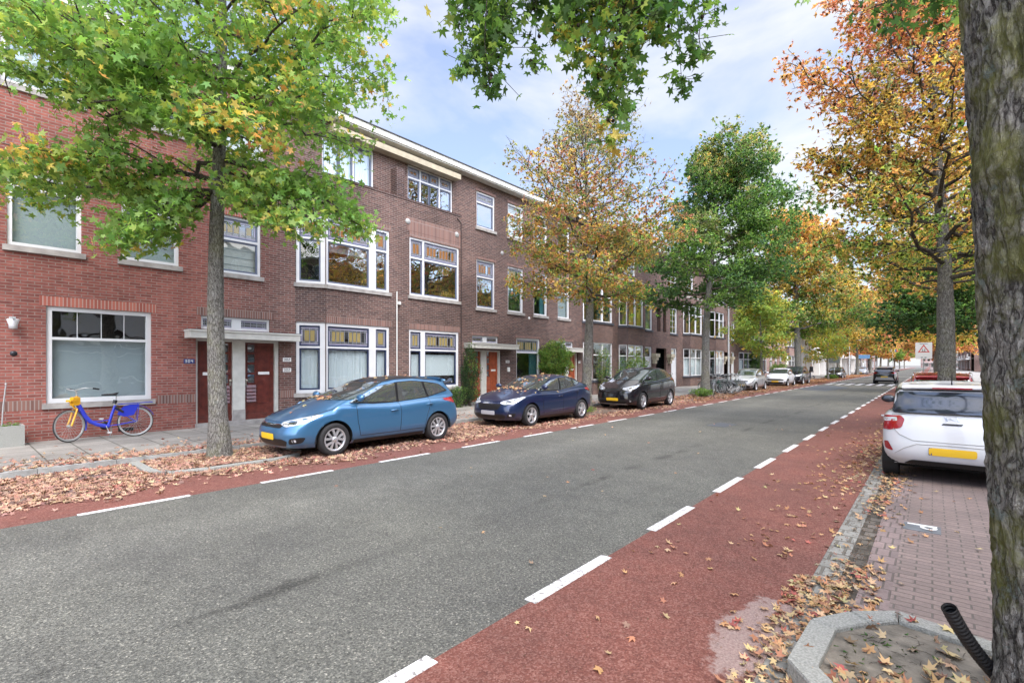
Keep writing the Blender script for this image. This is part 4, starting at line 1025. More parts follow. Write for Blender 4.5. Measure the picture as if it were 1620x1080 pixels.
def hatch(name, label, loc, rot, c):
    """a complete hatchback / small car from proportions"""
    c['name'] = name; car = Car(c); r = car.root; tag(r, label, 'car'); F_, R_, W = c['f'], c['r'], c['w'] / 2
    if c.get('group'): r['group'] = c['group']
    a, b = c['wf'], c['wr']; yc, yg, rf, rr, zt = c['cowl'], c['rg'], c['roof_f'], c['roof_r'], c['h']; hb, hr, hc = c['belt_mid'], c['belt_r'], c['cowl_z']
    P = c['paint']; G = 'car_glass'
    # windscreen and rear window
    wz0, wz1 = hc + .05, zt - .085
    wr = c.get('wroof', W - .23)
    car.decal('windscreen', [(-W + .17, wz0 + .0), (W - .17, wz0 + .0), (wr - .035, wz1), (-wr + .035, wz1)], 'front', G, .008, .04, mirror=False)
    rw0, rw1 = c.get('rw', (hr + .06, zt - .17))
    if c.get('rsurround'): car.decal('rear_window_surround', [(-W + c.get('rwin', .20) - .06, rw0 - .02), (W - c.get('rwin', .20) + .06, rw0 - .02), (wr + .0, rw1 + .05), (-wr - .0, rw1 + .05)], 'rear', 'trim_black', .005, .035, mirror=False)
    car.decal('rear_window', [(-W + c.get('rwin', .20), rw0), (W - c.get('rwin', .20), rw0), (wr - .05, rw1), (-wr + .05, rw1)], 'rear', c.get('rglass', G), .009, .035, mirror=False)
    # side windows: front door, rear door, quarter light
    bt = interp([(yc, hc), (yc + .5, hb), (0, hb + .0), (b, hr), (R_, hr)])
    def zb(y): return bt(y) + .035
    rz = interp([(rf, zt - .10), (rf + .6, zt - .015), ((rf + rr) / 2, zt), (rr - .5, zt - .04), (rr, zt - c.get('rdrop', .13))])
    def ztop(y): return rz(y) - .078
    bp = c['bpillar']; qp = c['qpillar']; fe = c['dlo_f']; re = c['dlo_r']
    def ap(t): return (fe + (c['dlo_ft'] - fe) * t, zb(fe) + .01 + (ztop(c['dlo_ft']) - zb(fe) - .01) * t)
    frontw = [ap(0), ap(.5), ap(1), ((c['dlo_ft'] + bp) / 2, ztop((c['dlo_ft'] + bp) / 2)), (bp - .035, ztop(bp)), (bp - .02, zb(bp))]
    rearw = [(bp + .035, zb(bp)), (bp + .03, ztop(bp)), ((bp + qp) / 2, ztop((bp + qp) / 2)), (qp - .10, ztop(qp - .1) - .005), (qp + .03, zb(qp) + .01)]
    quart = [(qp + .08, zb(qp) + .02), (qp - .03, ztop(qp) - .015), (c['dlo_rt'], ztop(c['dlo_rt']) - .03), (re, zb(re) + c.get('kick', .05) + .02)]
    band = [ap(0), ap(.5), ap(1), ((c['dlo_ft'] + bp) / 2, ztop((c['dlo_ft'] + bp) / 2)), (bp, ztop(bp)), ((bp + qp) / 2, ztop((bp + qp) / 2)), (qp, ztop(qp) - .005), (c['dlo_rt'], ztop(c['dlo_rt']) - .03), (re, zb(re) + c.get('kick', .05) + .02), (qp, zb(qp)), (bp, zb(bp)), (0, zb(0)), ((fe + bp) / 2, zb((fe + bp) / 2))]
    band = [(y + (.03 if i in (7, 8) else (-.03 if i == 0 else 0)), z + (.012 if 1 < i < 8 else -.012)) for i, (y, z) in enumerate(band)]
    car.decal('window_surround', band, 'side', c.get('surround', 'trim_black'), .002, .05)
    for nm, pl in (('side_window', frontw), ('side_window', rearw), ('quarter_light', quart)): car.decal(nm, pl, 'side', c.get('sglass', 'car_glass_side'), .006, .06)
    # shut lines
    sill = .34
    car.seam('door_seam', [(fe + .08, zb(fe) - .03), (fe + .10, sill + .3), (fe + .17, sill), (bp, sill), (bp + .02, .75), (bp, zb(bp))]); car.seam('door_seam', [(bp, sill), (b - .40, sill), (b - .34, .62), (qp + .05, .88), (qp + .06, zb(qp))])
    car.seam('bonnet_seam', [(W - .16, hn_ := c['nose_z'] + .06), (W - .15, hc - .04)][:2] if False else [(W - .13, F_ + .35), (W - .15, a), (W - .17, yc + .02)], 'top', .008)
    # sill trim
    car.decal('sill_trim', [(a + c['wheel'] + .10, .20), (b - c['wheel'] - .10, .20), (b - c['wheel'] - .10, .27), (a + c['wheel'] + .10, .27)], 'side', c.get('silltrim', 'trim_black'), .006, .1)
    # lamps
    for (nm, pl, ax, mt) in c['decals']: car.decal(nm, pl, ax, mt, .006 if 'plate' not in nm else .012, .04, mirror=(min(p[0] for p in pl) > 0.001 and nm not in ('emblem', 'plate_band')) if ax not in ('side', 'fc', 'rc') else True)
    car.mirror(fe + .16, zb(fe) + .07, c.get('mirmat', P), c.get('mirsz', 1)); car.handle(bp - .16, hb - .13, P); car.handle(qp + .02, hr - .13, P)
    # wipers, antenna
    q = MB(); q.tube([(-.45, yc - .05, hc + .01), (.1, yc + .06, hc + .08)], .008, 'trim_black', 5); q.build('wiper', r)
    if c.get('antenna'): q = MB(); q.tube([(0, rr - .12, zt - .08), (0, rr - .02, zt + .14)], [.012, .004], 'trim_black', 5); q.ball((0, rr - .12, zt - .07), (.03, .05, .03), 'trim_black', 5); q.build('antenna', r)
    if c.get('rails'):
        for sg in (-1, 1): q = MB(); q.tube([(sg * (wr - .02), rf + .3, zt - .04), (sg * (wr - .0), rf + .4, zt + .03), (sg * (wr), rr - .3, zt + .01), (sg * (wr - .02), rr - .2, zt - .06)], .014, 'chrome', 6); q.build('roof_rail', r)
    if c.get('spoiler'):
        q = MB(); n = 12; vs = []
        for i in range(n + 1):
            x = (-wr + .07) + (2 * wr - .14) * i / n; k = 1 - (abs(x) / wr) ** 3; zz = zt - c.get('rdrop', .13) + .015 * k
            vs += [(x, rr - .16, zz + .085), (x, rr + .01 + .04 * k, zz + .03), (x, rr + .0 + .04 * k, zz + .005), (x, rr - .10, zz - .02)]
        q.raw(vs, [(4 * i + j, 4 * i + 4 + j, 4 * i + 4 + (j + 1) % 4, 4 * i + (j + 1) % 4) for i in range(n) for j in range(4)] + [(3, 2, 1, 0), (4 * n, 4 * n + 1, 4 * n + 2, 4 * n + 3)], P, True); q.build('spoiler', r)
        q = MB(); q.box(-.22, .22, rr + .045, rr + .056, zt - c.get('rdrop', .13) + .018, zt - c.get('rdrop', .13) + .04, 'lamp_red'); q.build('brake_light', r)
    if c.get('bootseams'):
        for ln_ in c['bootseams']: car.seam('boot_seam', ln_, 'rear', .010, 'grey_pipe')
    if c.get('roofmat'): car.decal('roof_panel', [(-wr + .06, rf + .08), (wr - .06, rf + .08), (wr - .06, rr - .45), (-wr + .06, rr - .45)], 'top', c['roofmat'], .007, .05, mirror=False)
    r.location = (*loc, 0); r.rotation_euler = (0, 0, rot)
    return car

def spec(**k):
    c = dict(f=-2.22, r=2.11, w=1.76, h=1.475, wf=-1.30, wr=1.30, wheel=.317, cowl=-1.18, cowl_z=1.00, nose_z=.70, belt_mid=.925, belt_r=1.0, rg=1.98, roof_f=-.30, roof_r=1.60,
             bpillar=.22, qpillar=1.02, dlo_f=-.92, dlo_ft=-.22, dlo_r=1.62, dlo_rt=1.32, paint='paint_blue', decals=[])
    c.update(k); return c
W_ = .88
plate_f = lambda m: ('number_plate', [(-.26, .36), (.26, .36), (.26, .47), (-.26, .47)], 'front', m)
plate_r = lambda m, z=.5: ('rear_number_plate', [(-.26, z), (.26, z), (.26, z + .11), (-.26, z + .11)], 'rear', m)
def front_face(hn, W=.88, grille='trim_black', lamp='lamp_clear', low=True, plate='yellow_plate', big=False):
    d = [('headlight', [(-.36, hn - .06), (-.22, hn - .10), (.10, hn - .035), (.36, hn + .10), (.30, hn + .115), (.0, hn + .06), (-.34, hn - .015)], 'fc', lamp), ('lamp_unit', [(-.20, hn - .075), (-.02, hn - .045), (-.02, hn + .015), (-.20, hn - .02)], 'fc', 'lamp_dark'),
         ('upper_grille', [(-.40, hn - .12), (.40, hn - .12), (.46, hn - .055), (-.46, hn - .055)], 'front', grille),
         ('lower_grille', [(-.52, .25), (.52, .25), (.60, .34), (.50, .385), (-.50, .385), (-.60, .34)], 'front', 'trim_black'),
         plate_f(plate)]
    if low: d += [('fog_lamp_recess', [(.60, .29), (.76, .31), (.80, .42), (.64, .40)], 'front', 'trim_black'), ('fog_lamp', [(.67, .33), (.72, .33), (.72, .38), (.67, .38)], 'front', 'lamp_clear')]
    return d
def tail(hr): return ('tail_light', [(-.16, hr - .14), (.10, hr - .15), (.30, hr - .07), (.30, hr - .03), (.0, hr - .01), (-.12, hr - .05)], 'rc', 'lamp_red')
def rear_face(hr, W=.88, plate='yellow_plate'):
    return [tail(hr), plate_r(plate, .62)]
def side_tail(R_, z0, z1, ln=.28): return tail(z1)
def side_head(F_, z0, ln=.5): return ('headlight_side', [(F_ + .18, z0 - .07), (F_ + .30, z0 + .02), (F_ + ln + .12, z0 + .13), (F_ + ln - .05, z0 + .05), (F_ + .34, z0 - .07)], 'side', 'lamp_clear')
# blue hatchback with black roof, nearest on the far side
CX_ = -9.62
hatch('parked_car', 'metallic mid blue hatchback with a black roof and fallen leaves on its bonnet', (CX_, 6.27), 0,
      spec(paint='paint_blue', spokes=5, split=True, roofmat='trim_black', spoiler=True, rdrop=.10, roof_r=1.74, rg=2.02, dlo_rt=1.42, dlo_r=1.70, kick=.10, antenna=False,
           decals=front_face(.70) + [('chrome_strip', [(-.62, .655), (0, .62), (.62, .655), (.62, .668), (0, .635), (-.62, .668)], 'front', 'chrome'),
                                     ] + rear_face(1.0)))
hatch('parked_car', 'dark navy blue hatchback with leaves on roof and windscreen, parked behind the blue one', (-9.58, 12.35), 0,
      spec(paint='paint_navy', f=-2.24, r=2.13, w=1.80, h=1.445, wf=-1.32, wr=1.32, cowl_z=.99, nose_z=.74, belt_mid=.94, belt_r=1.06, roof_r=1.35, rg=1.95, roof_f=-.32, qpillar=.98, dlo_r=1.72, dlo_rt=1.30, spokes=5, kick=.16, surround='trim_black',
           decals=[d if d[0] != 'upper_grille' else ('upper_grille', [(-.36, .50), (.36, .50), (.46, .66), (-.46, .66)], 'front', 'trim_black') for d in front_face(.74, .9, plate='grey_plate')]  + rear_face(1.04, .9)))
hatch('parked_car', 'tall black crossover with chrome window line and yellow plate, parked before the porch house', (-9.55, 19.35), 0,
      spec(paint='paint_black', f=-2.18, r=2.18, w=1.84, h=1.64, wf=-1.28, wr=1.33, wheel=.335, cowl=-1.35, cowl_z=1.10, nose_z=.84, belt_mid=1.08, belt_r=1.18, rg=2.05, roof_f=-.35, roof_r=1.62, dlo_f=-1.05, dlo_r=1.70, dlo_rt=1.45, spokes=5, surround='chrome', wroof=.66,
           decals=front_face(.86, .92) + [side_tail(2.18, 1.0, 1.2, .2), ('bumper_trim', [(-.6, .215), (.6, .215), (.55, .25), (-.55, .25)], 'front', 'galv')]))
hatch('parked_car', 'small silver hatchback with yellow plate parked beside the crowded bicycles', (-9.75, 36.75), 0,
      spec(paint='paint_silver', f=-1.85, r=1.80, w=1.66, h=1.50, wf=-1.18, wr=1.19, wheel=.29, cowl=-1.02, cowl_z=1.0, nose_z=.76, belt_mid=.95, belt_r=1.0, rg=1.68, roof_f=-.30, roof_r=1.45, bpillar=.25, qpillar=.95, dlo_f=-.8, dlo_ft=-.22, dlo_r=1.45, dlo_rt=1.25,
           decals=front_face(.76, .83) + [side_tail(1.8, .85, 1.0, .15)]))
hatch('parked_car', 'small white hatchback with black grille, parked facing us behind the silver one', (-9.72, 46.1), 0,
      spec(paint='paint_white', f=-1.90, r=1.78, w=1.68, h=1.48, wf=-1.20, wr=1.22, wheel=.30, cowl=-1.05, cowl_z=1.0, nose_z=.76, belt_mid=.95, belt_r=1.0, rg=1.68, roof_f=-.28, roof_r=1.5, bpillar=.25, qpillar=.95, dlo_f=-.8, dlo_ft=-.22, dlo_r=1.45, dlo_rt=1.25,
           decals=[('upper_grille', [(-.55, .50), (.55, .50), (.62, .62), (-.62, .62)], 'front', 'trim_black')] + [d for d in front_face(.78, .84) if 'upper' not in d[0]]))
hatch('parked_car', 'dark grey crossover tucked behind the small white hatchback', (-9.6, 51.3), 0,
      spec(paint='paint_black', w=1.84, h=1.66, wheel=.34, cowl_z=1.10, nose_z=.86, belt_mid=1.08, belt_r=1.16, cowl=-1.25, wroof=.68, decals=front_face(.86, .92)))
hatch('parked_car', 'black hatchback parked beyond the zebra crossing on the left', (-9.5, 76), 0,
      spec(paint='paint_black', decals=front_face(.72)))
hatch('parked_car', 'white car parked far down the left kerb', (-9.5, 106), 0, spec(paint='paint_white', decals=front_face(.72)))
hatch('driving_car', 'black crossover driving away from us over the zebra crossing', (-3.38, 59.0), math.pi,
      spec(paint='paint_black', f=-2.15, r=2.15, w=1.80, h=1.58, wheel=.34, cowl_z=1.08, nose_z=.82, belt_mid=1.04, belt_r=1.14, wroof=.66, spoiler=True, rw=(1.16, 1.36), rglass='car_glass_rear',
           decals=[('tail_light', [(.50, .98), (.88, .92), (.88, 1.06), (.74, 1.12)], 'rear', 'lamp_red'), ('rear_number_plate', [(-.26, .60), (.26, .60), (.26, .70), (-.26, .70)], 'rear', 'yellow_plate'), ('rear_bumper', [(-.7, .34), (.7, .34), (.6, .62), (-.6, .62)], 'rear', 'grey_pipe')]))
# white hatchback seen from behind, near side
hatch('parked_car', 'white hatchback seen from behind next to the big near trunk', (.22, 11.25), math.pi,
      spec(paint='paint_white', f=-1.92, r=1.75, w=1.69, h=1.48, wf=-1.22, wr=1.21, wheel=.30, cowl=-1.05, cowl_z=1.0, nose_z=.76, belt_mid=.95, belt_r=1.04, rg=1.66, roof_f=-.28, roof_r=1.50, bpillar=.25, qpillar=.95, dlo_f=-.8, dlo_ft=-.22, dlo_r=1.42, dlo_rt=1.25,
           wroof=.645, rtuck=.07, rsurround=True, n2=3.6, rk=.86, rtaper=.02, bootseams=[[(0, .625), (.44, .625), (.60, .70), (.68, .79)], [(0, .585), (.40, .575), (.55, .50), (.66, .41)], [(0, 1.015), (.5, 1.015), (.70, .99)]], spoiler=True, rdrop=.10, antenna=True, rw=(1.045, 1.345), rwin=.14, rglass='car_glass_rear', mirmat='trim_black',
           decals=[('tail_light', [(-.19, .80), (-.04, .755), (.10, .76), (.20, .84), (.22, .96), (-.14, .985), (-.20, .93)], 'rc', 'lamp_red'), ('reversing_lamp', [(-.12, .90), (.08, .88), (.16, .93), (-.10, .955)], 'rc', 'lamp_clear'),
                   ('rear_number_plate', [(-.26, .43), (.26, .43), (.26, .54), (-.26, .54)], 'rear', 'yellow_plate'), ('plate_band', [(.225, .43), (.262, .43), (.262, .54), (.225, .54)], 'rear', 'plate_blue'),
                   ('reflector', [(.67, .44), (.78, .47), (.79, .58), (.74, .585)], 'rear', 'lamp_red'), ('rear_skirt', [(-.56, .26), (.56, .26), (.46, .335), (-.46, .335)], 'rear', 'trim_black'),
                   ('emblem', [(-.085, .935), (-.065, .935), (-.045, .985), (-.065, .985)], 'rear', 'chrome'), ('emblem', [(.045, .935), (.065, .935), (.085, .985), (.065, .985)], 'rear', 'chrome'), ('emblem', [(-.06, .950), (-.02, .950), (.06, .970), (.02, .970)], 'rear', 'chrome'), ('boot_handle', [(-.10, .875), (.12, .875), (.10, .90), (-.12, .90)], 'rear', 'trim_black')]))
hatch('parked_car', 'red car beyond the second right hand trunk with leaves on its roof', (.20, 20.3), math.pi,
      spec(paint='paint_red', h=1.50, spoiler=True, roofmat='paint_red', rails=True, mirmat='paint_silver', decals=rear_face(1.0)))

# ------------------------------------------------------------------ bicycles
simple('bike_yellow', (.72, .36, .01), .35, coat=.4); simple('bike_blue', (.02, .035, .42), .35, coat=.4); simple('bike_black', (.015, .015, .017), .4); simple('tyre_grey', (.33, .33, .32), .7); simple('bike_grey', (.22, .23, .25), .4, metal=.3); simple('bike_white', (.6, .6, .6), .4); simple('bike_green', (.03, .12, .08), .4)
def bike_wheel(parent, y, z, r, steer=0, x=0, nsp=28, tyre='tyre_grey'):
    t = MB(); n = 36
    ring = lambda rr, k: [(0, rr * math.cos(2 * math.pi * i / n), rr * math.sin(2 * math.pi * i / n)) for i in range(n + 1)]
    t.tube(ring(r - .014, 0), .016, 'tyre', 6, caps=False); t.tube(ring(r - .026, 0), .0165, tyre, 6, caps=False); w = t.build('wheel', parent); w.location = (x, y, z); w.rotation_euler = (0, 0, steer)
    q = MB(); q.tube(ring(r - .045, 0), .010, 'galv', 5, caps=False); q.tube([(-.04, 0, 0), (.04, 0, 0)], .028, 'galv', 8); q.build('rim', w)
    s = MB()
    for i in range(nsp):
        a = 2 * math.pi * i / nsp; b = a + (.5 if i % 2 else -.5); sx = .03 if i % 4 < 2 else -.03
        s.tube([(sx, .025 * math.cos(b), .025 * math.sin(b)), (0, (r - .05) * math.cos(a), (r - .05) * math.sin(a))], .0016, 'galv', 3, caps=False)
    so = s.build('spokes', w)
    return w
def arc(cy, cz, r, a0, a1, n=10, x=0): return [(x, cy + r * math.cos(R(a0 + (a1 - a0) * i / n)), cz + r * math.sin(R(a0 + (a1 - a0) * i / n))) for i in range(n + 1)]
def bicycle(name, label, loc, rz, frame='bike_black', fork=None, fender=None, tyre='tyre_grey', ov=False, steer=0, lean=0, group=None):
    h = empty(name, loc, rz); h.rotation_euler = (0, lean, rz); tag(h, label, 'bicycle', group); fork = fork or frame; fender = fender or frame
    r = .345
    # front assembly is turned about the steering axis
    st = bpy.data.objects.new('x', None)
    bike_wheel(h, .60, r, r, 0, tyre=tyre)
    def turn(p):   # rotate about vertical axis through head tube (y=-.42)
        x, y, z = p; c, s_ = math.cos(steer), math.sin(steer); yy = y + .42; return (x * c - yy * s_, -.42 + x * s_ + yy * c, z)
    wy = turn((0, -.60, 0)); bike_wheel(h, wy[1], r, r, steer, x=wy[0], tyre=tyre)
    f = MB()
    if ov:
        f.tube([(0, -.41, .80), (0, -.37, .70), (0, -.30, .54), (0, -.21, .41), (0, -.08, .325), (0, .06, .28), (0, .12, .285)], [.044, .044, .042, .042, .042, .044, .042], frame, 10)
        f.tube([(0, .10, .28), (0, .17, .55), (0, .23, .74)], .029, frame, 8); f.tube([(0, -.20, .42), (0, -.04, .40), (0, .12, .42)], .013, frame, 6)
    else:
        f.tube([(0, -.42, .82), (0, -.39, .66)], .022, frame, 8); f.tube([(0, -.40, .70), (0, -.2, .46), (0, .02, .28)], .018, frame, 8); f.tube([(0, -.40, .76), (0, -.15, .56), (0, .13, .50)], .014, frame, 8); f.tube([(0, .03, .27), (0, .20, .76)], .017, frame, 8)
    for sx in (-.05, .05):
        f.tube([(sx * .6, .08, .28), (sx, .30, .30), (sx, .60, r)], .011, frame, 6); f.tube([(sx * .5, .20, .68), (sx, .60, r)], .009, frame, 6)
    f.build('frame', h)
    k = MB()
    for sx in (-.05, .05): k.tube([turn((sx, -.47, .70)), turn((sx, -.53, .52)), turn((sx, -.60, r))], .014 if not ov else .018, fork, 8)
    k.tube([turn((-.05, -.47, .70)), turn((.05, -.47, .70))], .018, fork, 8)
    if ov:
        k.tube([(0, -.44, .98), (0, -.40, .76)], [.03, .038], fork, 10); k.prism([turn(p)[:2] for p in ((-.06, -.62, 0), (.06, -.62, 0), (.05, -.43, 0), (-.05, -.43, 0))], .86, .905, fork, .01)
        k.tube([turn((0, -.60, .885)), turn((0, -.47, .70))], .02, fork, 8); k.prism([turn(p)[:2] for p in ((-.045, -.55, 0), (.045, -.55, 0), (.05, -.40, 0), (-.05, -.40, 0))], .78, .96, fork, .02)
    k.build('fork', h)
    b = MB(); b.tube([turn((0, -.435, .92)), turn((0, -.44, 1.06)), turn((0, -.46, 1.10))], .013, 'galv', 8)
    for sx in (-1, 1): b.tube([turn((0, -.46, 1.10)), turn((sx * .10, -.50, 1.12)), turn((sx * .22, -.46, 1.15)), turn((sx * .28, -.36, 1.14)), turn((sx * .30, -.24, 1.12))], .011, 'galv', 7)
    bo = b.build('handlebar', h)
    for sx in (-1, 1): g = MB(); g.tube([turn((sx * .285, -.34, 1.138)), turn((sx * .302, -.21, 1.115))], .017, 'black_plastic', 8); g.build('grip', bo)
    s = MB(); s.raw([(0, -.02, 1.0), (-.02, .03, 1.005), (.02, .03, 1.005), (-.035, .12, 1.01), (.035, .12, 1.01), (-.09, .22, 1.02), (.09, .22, 1.02), (-.075, .29, 1.035), (.075, .29, 1.035), (0, -.01, .97), (-.03, .14, .965), (.03, .14, .965), (-.07, .24, .965), (.07, .24, .965)],
                [(0, 2, 1), (1, 2, 4, 3), (3, 4, 6, 5), (5, 6, 8, 7), (0, 1, 9), (2, 0, 9), (1, 3, 10, 9), (4, 2, 9, 11), (3, 5, 12, 10), (6, 4, 11, 13), (5, 7, 12), (8, 6, 13), (7, 8, 13, 12), (9, 10, 11), (10, 12, 13, 11)], 'black_plastic', True); so = s.build('saddle', h)
    p = MB(); p.tube([(0, .21, .73), (0, .26, .97)], .013, 'galv', 8)
    if ov: p.tube([(0, .215, .78), (0, .235, .86)], .04, 'black_plastic', 8)
    p.build('seat_post', so)
    fd = MB(); 
    for (c0, c1, a0, a1, tr) in ((.60, r, 20, 150, False), (-.60, r, (25 if not ov else -20), 80, True)):
        pts = arc(c0, c1, r + .022, a0, a1, 12); ww = .028; vs = []
        for q in pts:
            for sx in (-ww, ww): v = (sx, q[1], q[2]); vs.append(turn(v) if tr else v)
            v = (0, q[1] + (q[1] - c0) * .04, q[2] + (q[2] - c1) * .04); vs.append(turn(v) if tr else v)
        m1 = MB(); m1.raw(vs, [f_ for i in range(12) for f_ in ((3 * i, 3 * i + 3, 3 * i + 5, 3 * i + 2), (3 * i + 2, 3 * i + 5, 3 * i + 4, 3 * i + 1))], fender, True); m1.build('mudguard', h)
    rk = MB()
    for sx in (-.06, 0, .06): rk.tube([(sx, .28, .76), (sx, .92, .78)], .006 if not ov else .009, fender if ov else 'galv', 5)
    for yy in (.34, .62, .92): rk.tube([(-.06, yy, .77), (.06, yy, .77)], .006, fender if ov else 'galv', 5)
    for sx in (-.07, .07): rk.tube([(sx, .66, .77), (sx * .8, .62, .35)], .007, fender if ov else 'galv', 5)
    rk.build('rack', h)
    c = MB(); c.lathe([(.001, -.005), (.09, -.005), (.09, .005), (.001, .005)], 'dark_metal', 18, 'x', (-.06, .05, .29)); c.tube([(-.07, .05, .29), (-.08, .0, .45)], .009, 'galv', 6); c.tube([(.07, .05, .29), (.08, .10, .14)], .009, 'galv', 6); co = c.build('crank', h)
    for (x0, y0, z0) in ((-.13, .0, .45), (.13, .10, .14)): e = MB(); e.box(x0 - .05, x0 + .05, y0 - .035, y0 + .035, z0 - .012, z0 + .012, 'bike_white' if ov else 'black_plastic'); e.build('pedal', co)
    c = MB(); 
    for sx in (-.062,): c.tube([(sx, .05, .35), (sx, .60, .375)], .006, 'dark_metal', 5); c.tube([(sx, .05, .22), (sx, .60, .315)], .006, 'dark_metal', 5)
    c.build('chain', h)
    ks = MB(); ks.tube([(-.05, .16, .27), (-.12, .17, .13), (-.16, .14, .005)], .010, 'galv', 6); ks.build('kickstand', h)
    if ov:
        for sx in (-1, 1):
            g = MB(); pts = [(sx * .045, y_, z_) for y_, z_ in ((.27, .52), (.30, .62), (.40, .71), (.52, .745), (.66, .745), (.62, .62), (.56, .50), (.40, .47))]
            g.face(pts, fender); g.face([(p_[0] + .002 * sx, p_[1], p_[2]) for p_ in pts][::-1], fender); g.build('coat_guard', h)
        g = MB(); g.tube([(.05, .22, .70), (.05, .36, .58)], .026, 'black_plastic', 8); g.build('lock', h)
        g = MB()
        for i in range(5): g.box(.030, .0355, -.385 + i * .028, -.37 + i * .028, .665 - i * .05, .69 - i * .05, 'bike_white')
        g.box(.034, .039, -.30, -.285, .50, .60, 'bike_white') if False else None
        g.build('lettering', h)
    bpy.data.objects.remove(st)
    return h
bicycle('bicycle', 'blue and yellow rental bicycle leaning by the white ground floor window', (-14.12, 2.36, .1), 0, 'bike_blue', 'bike_yellow', 'bike_blue', ov=True, steer=R(34), lean=R(-3))
random.seed(11)
cols = ['bike_black', 'bike_grey', 'bike_black', 'bike_blue', 'bike_black', 'bike_green', 'bike_white']
protos = [bicycle('bicycle', 'dark city bicycle standing alone along the house wall left of the crowded rack', (-12.3, 29.2, .1), R(4), 'bike_black', tyre='tyre')]
protos[0]['group'] = 'bicycles by the green tree'
b2 = bicycle('bicycle', 'bicycle leaning across the trunk of the dense green tree', (-9.35, 28.0, .03), R(25), 'bike_grey', lean=R(12), group='bicycles by the green tree')
b3 = bicycle('bicycle', 'pale bicycle toppled over in front of the rack beside the green tree', (-9.35, 30.3, .10), R(60), 'bike_white', lean=R(62), group='bicycles by the green tree')
srcs = [protos[0], b2, bicycle('bicycle', 'green bicycle at the near end of the crowded rack', (-10.2, 30.6, .03), R(78), 'bike_green', group='bicycles by the green tree')]
ordn = ['second', 'third', 'fourth', 'fifth', 'sixth', 'seventh', 'eighth', 'ninth', 'tenth', 'eleventh', 'twelfth', 'thirteenth']
for i in range(12):
    c = copy_tree(srcs[i % 3]); c.location = (-10.15 + random.uniform(-.25, .25), 30.95 + i * .33, .03); c.rotation_euler = (0, random.uniform(-.18, .18), R(random.choice((72, 84, 92, 258, 270))) + random.uniform(-.12, .12))
    c['label'] = ordn[i] + ' bicycle counted from the near end of the crowded rack'; c['group'] = 'bicycles by the green tree'
for i in range(5):
    c = copy_tree(srcs[i % 3]); c.location = (2.2, 27 + i * 2.1, .1); c.rotation_euler = (0, .05, R(80 + 9 * i)); c['label'] = ['first', 'second', 'third', 'fourth', 'fifth'][i] + ' bicycle on the near side pavement beyond the red car'; c['group'] = 'bicycles on the near side pavement'

# ------------------------------------------------------------------ street furniture
def lamp_post(loc, h, label, arm=1.2, base='galv'):
    r = empty('street_lamp', loc); tag(r, label, 'street lamp', 'street lamps')
    p = MB(); p.tube([(0, 0, 0), (0, 0, 1.0), (0, 0, 1.05), (0, 0, h)], [.085, .085, .065, .045], base, 12); p.build('pole', r)
    p = MB(); p.tube([(0, 0, h - .02), (.25 * arm, 0, h + .12), (arm, 0, h + .2)], .03, base, 8); p.build('arm', r)
    p = MB(); p.ball((arm + .3, 0, h + .2), (.38, .13, .07), base, 8); ho = p.build('lamp_head', r)
    p = MB(); p.box(arm + .08, arm + .5, -.08, .08, h + .12, h + .145, 'lamp_clear'); p.build('diffuser', ho)
lamp_post((-10.65, 35.3, .1), 7.2, 'grey street lamp rising between the crowded bicycles and the silver car')
lamp_post((-10.1, 95, .1), 5.4, 'pale street lamp on the left pavement past the zebra crossing')
lamp_post((-10.3, 150, .1), 7.5, 'distant street lamp near the end of the street', 1.0)
simple('sign_blue', (.02, .16, .42), .4); simple('sign_white', (.78, .79, .78), .4); simple('sign_red', (.6, .03, .03), .4); simple('sign_back', (.25, .30, .34), .5, metal=.3); simple('sign_blue_pale', (.10, .22, .38), .5)
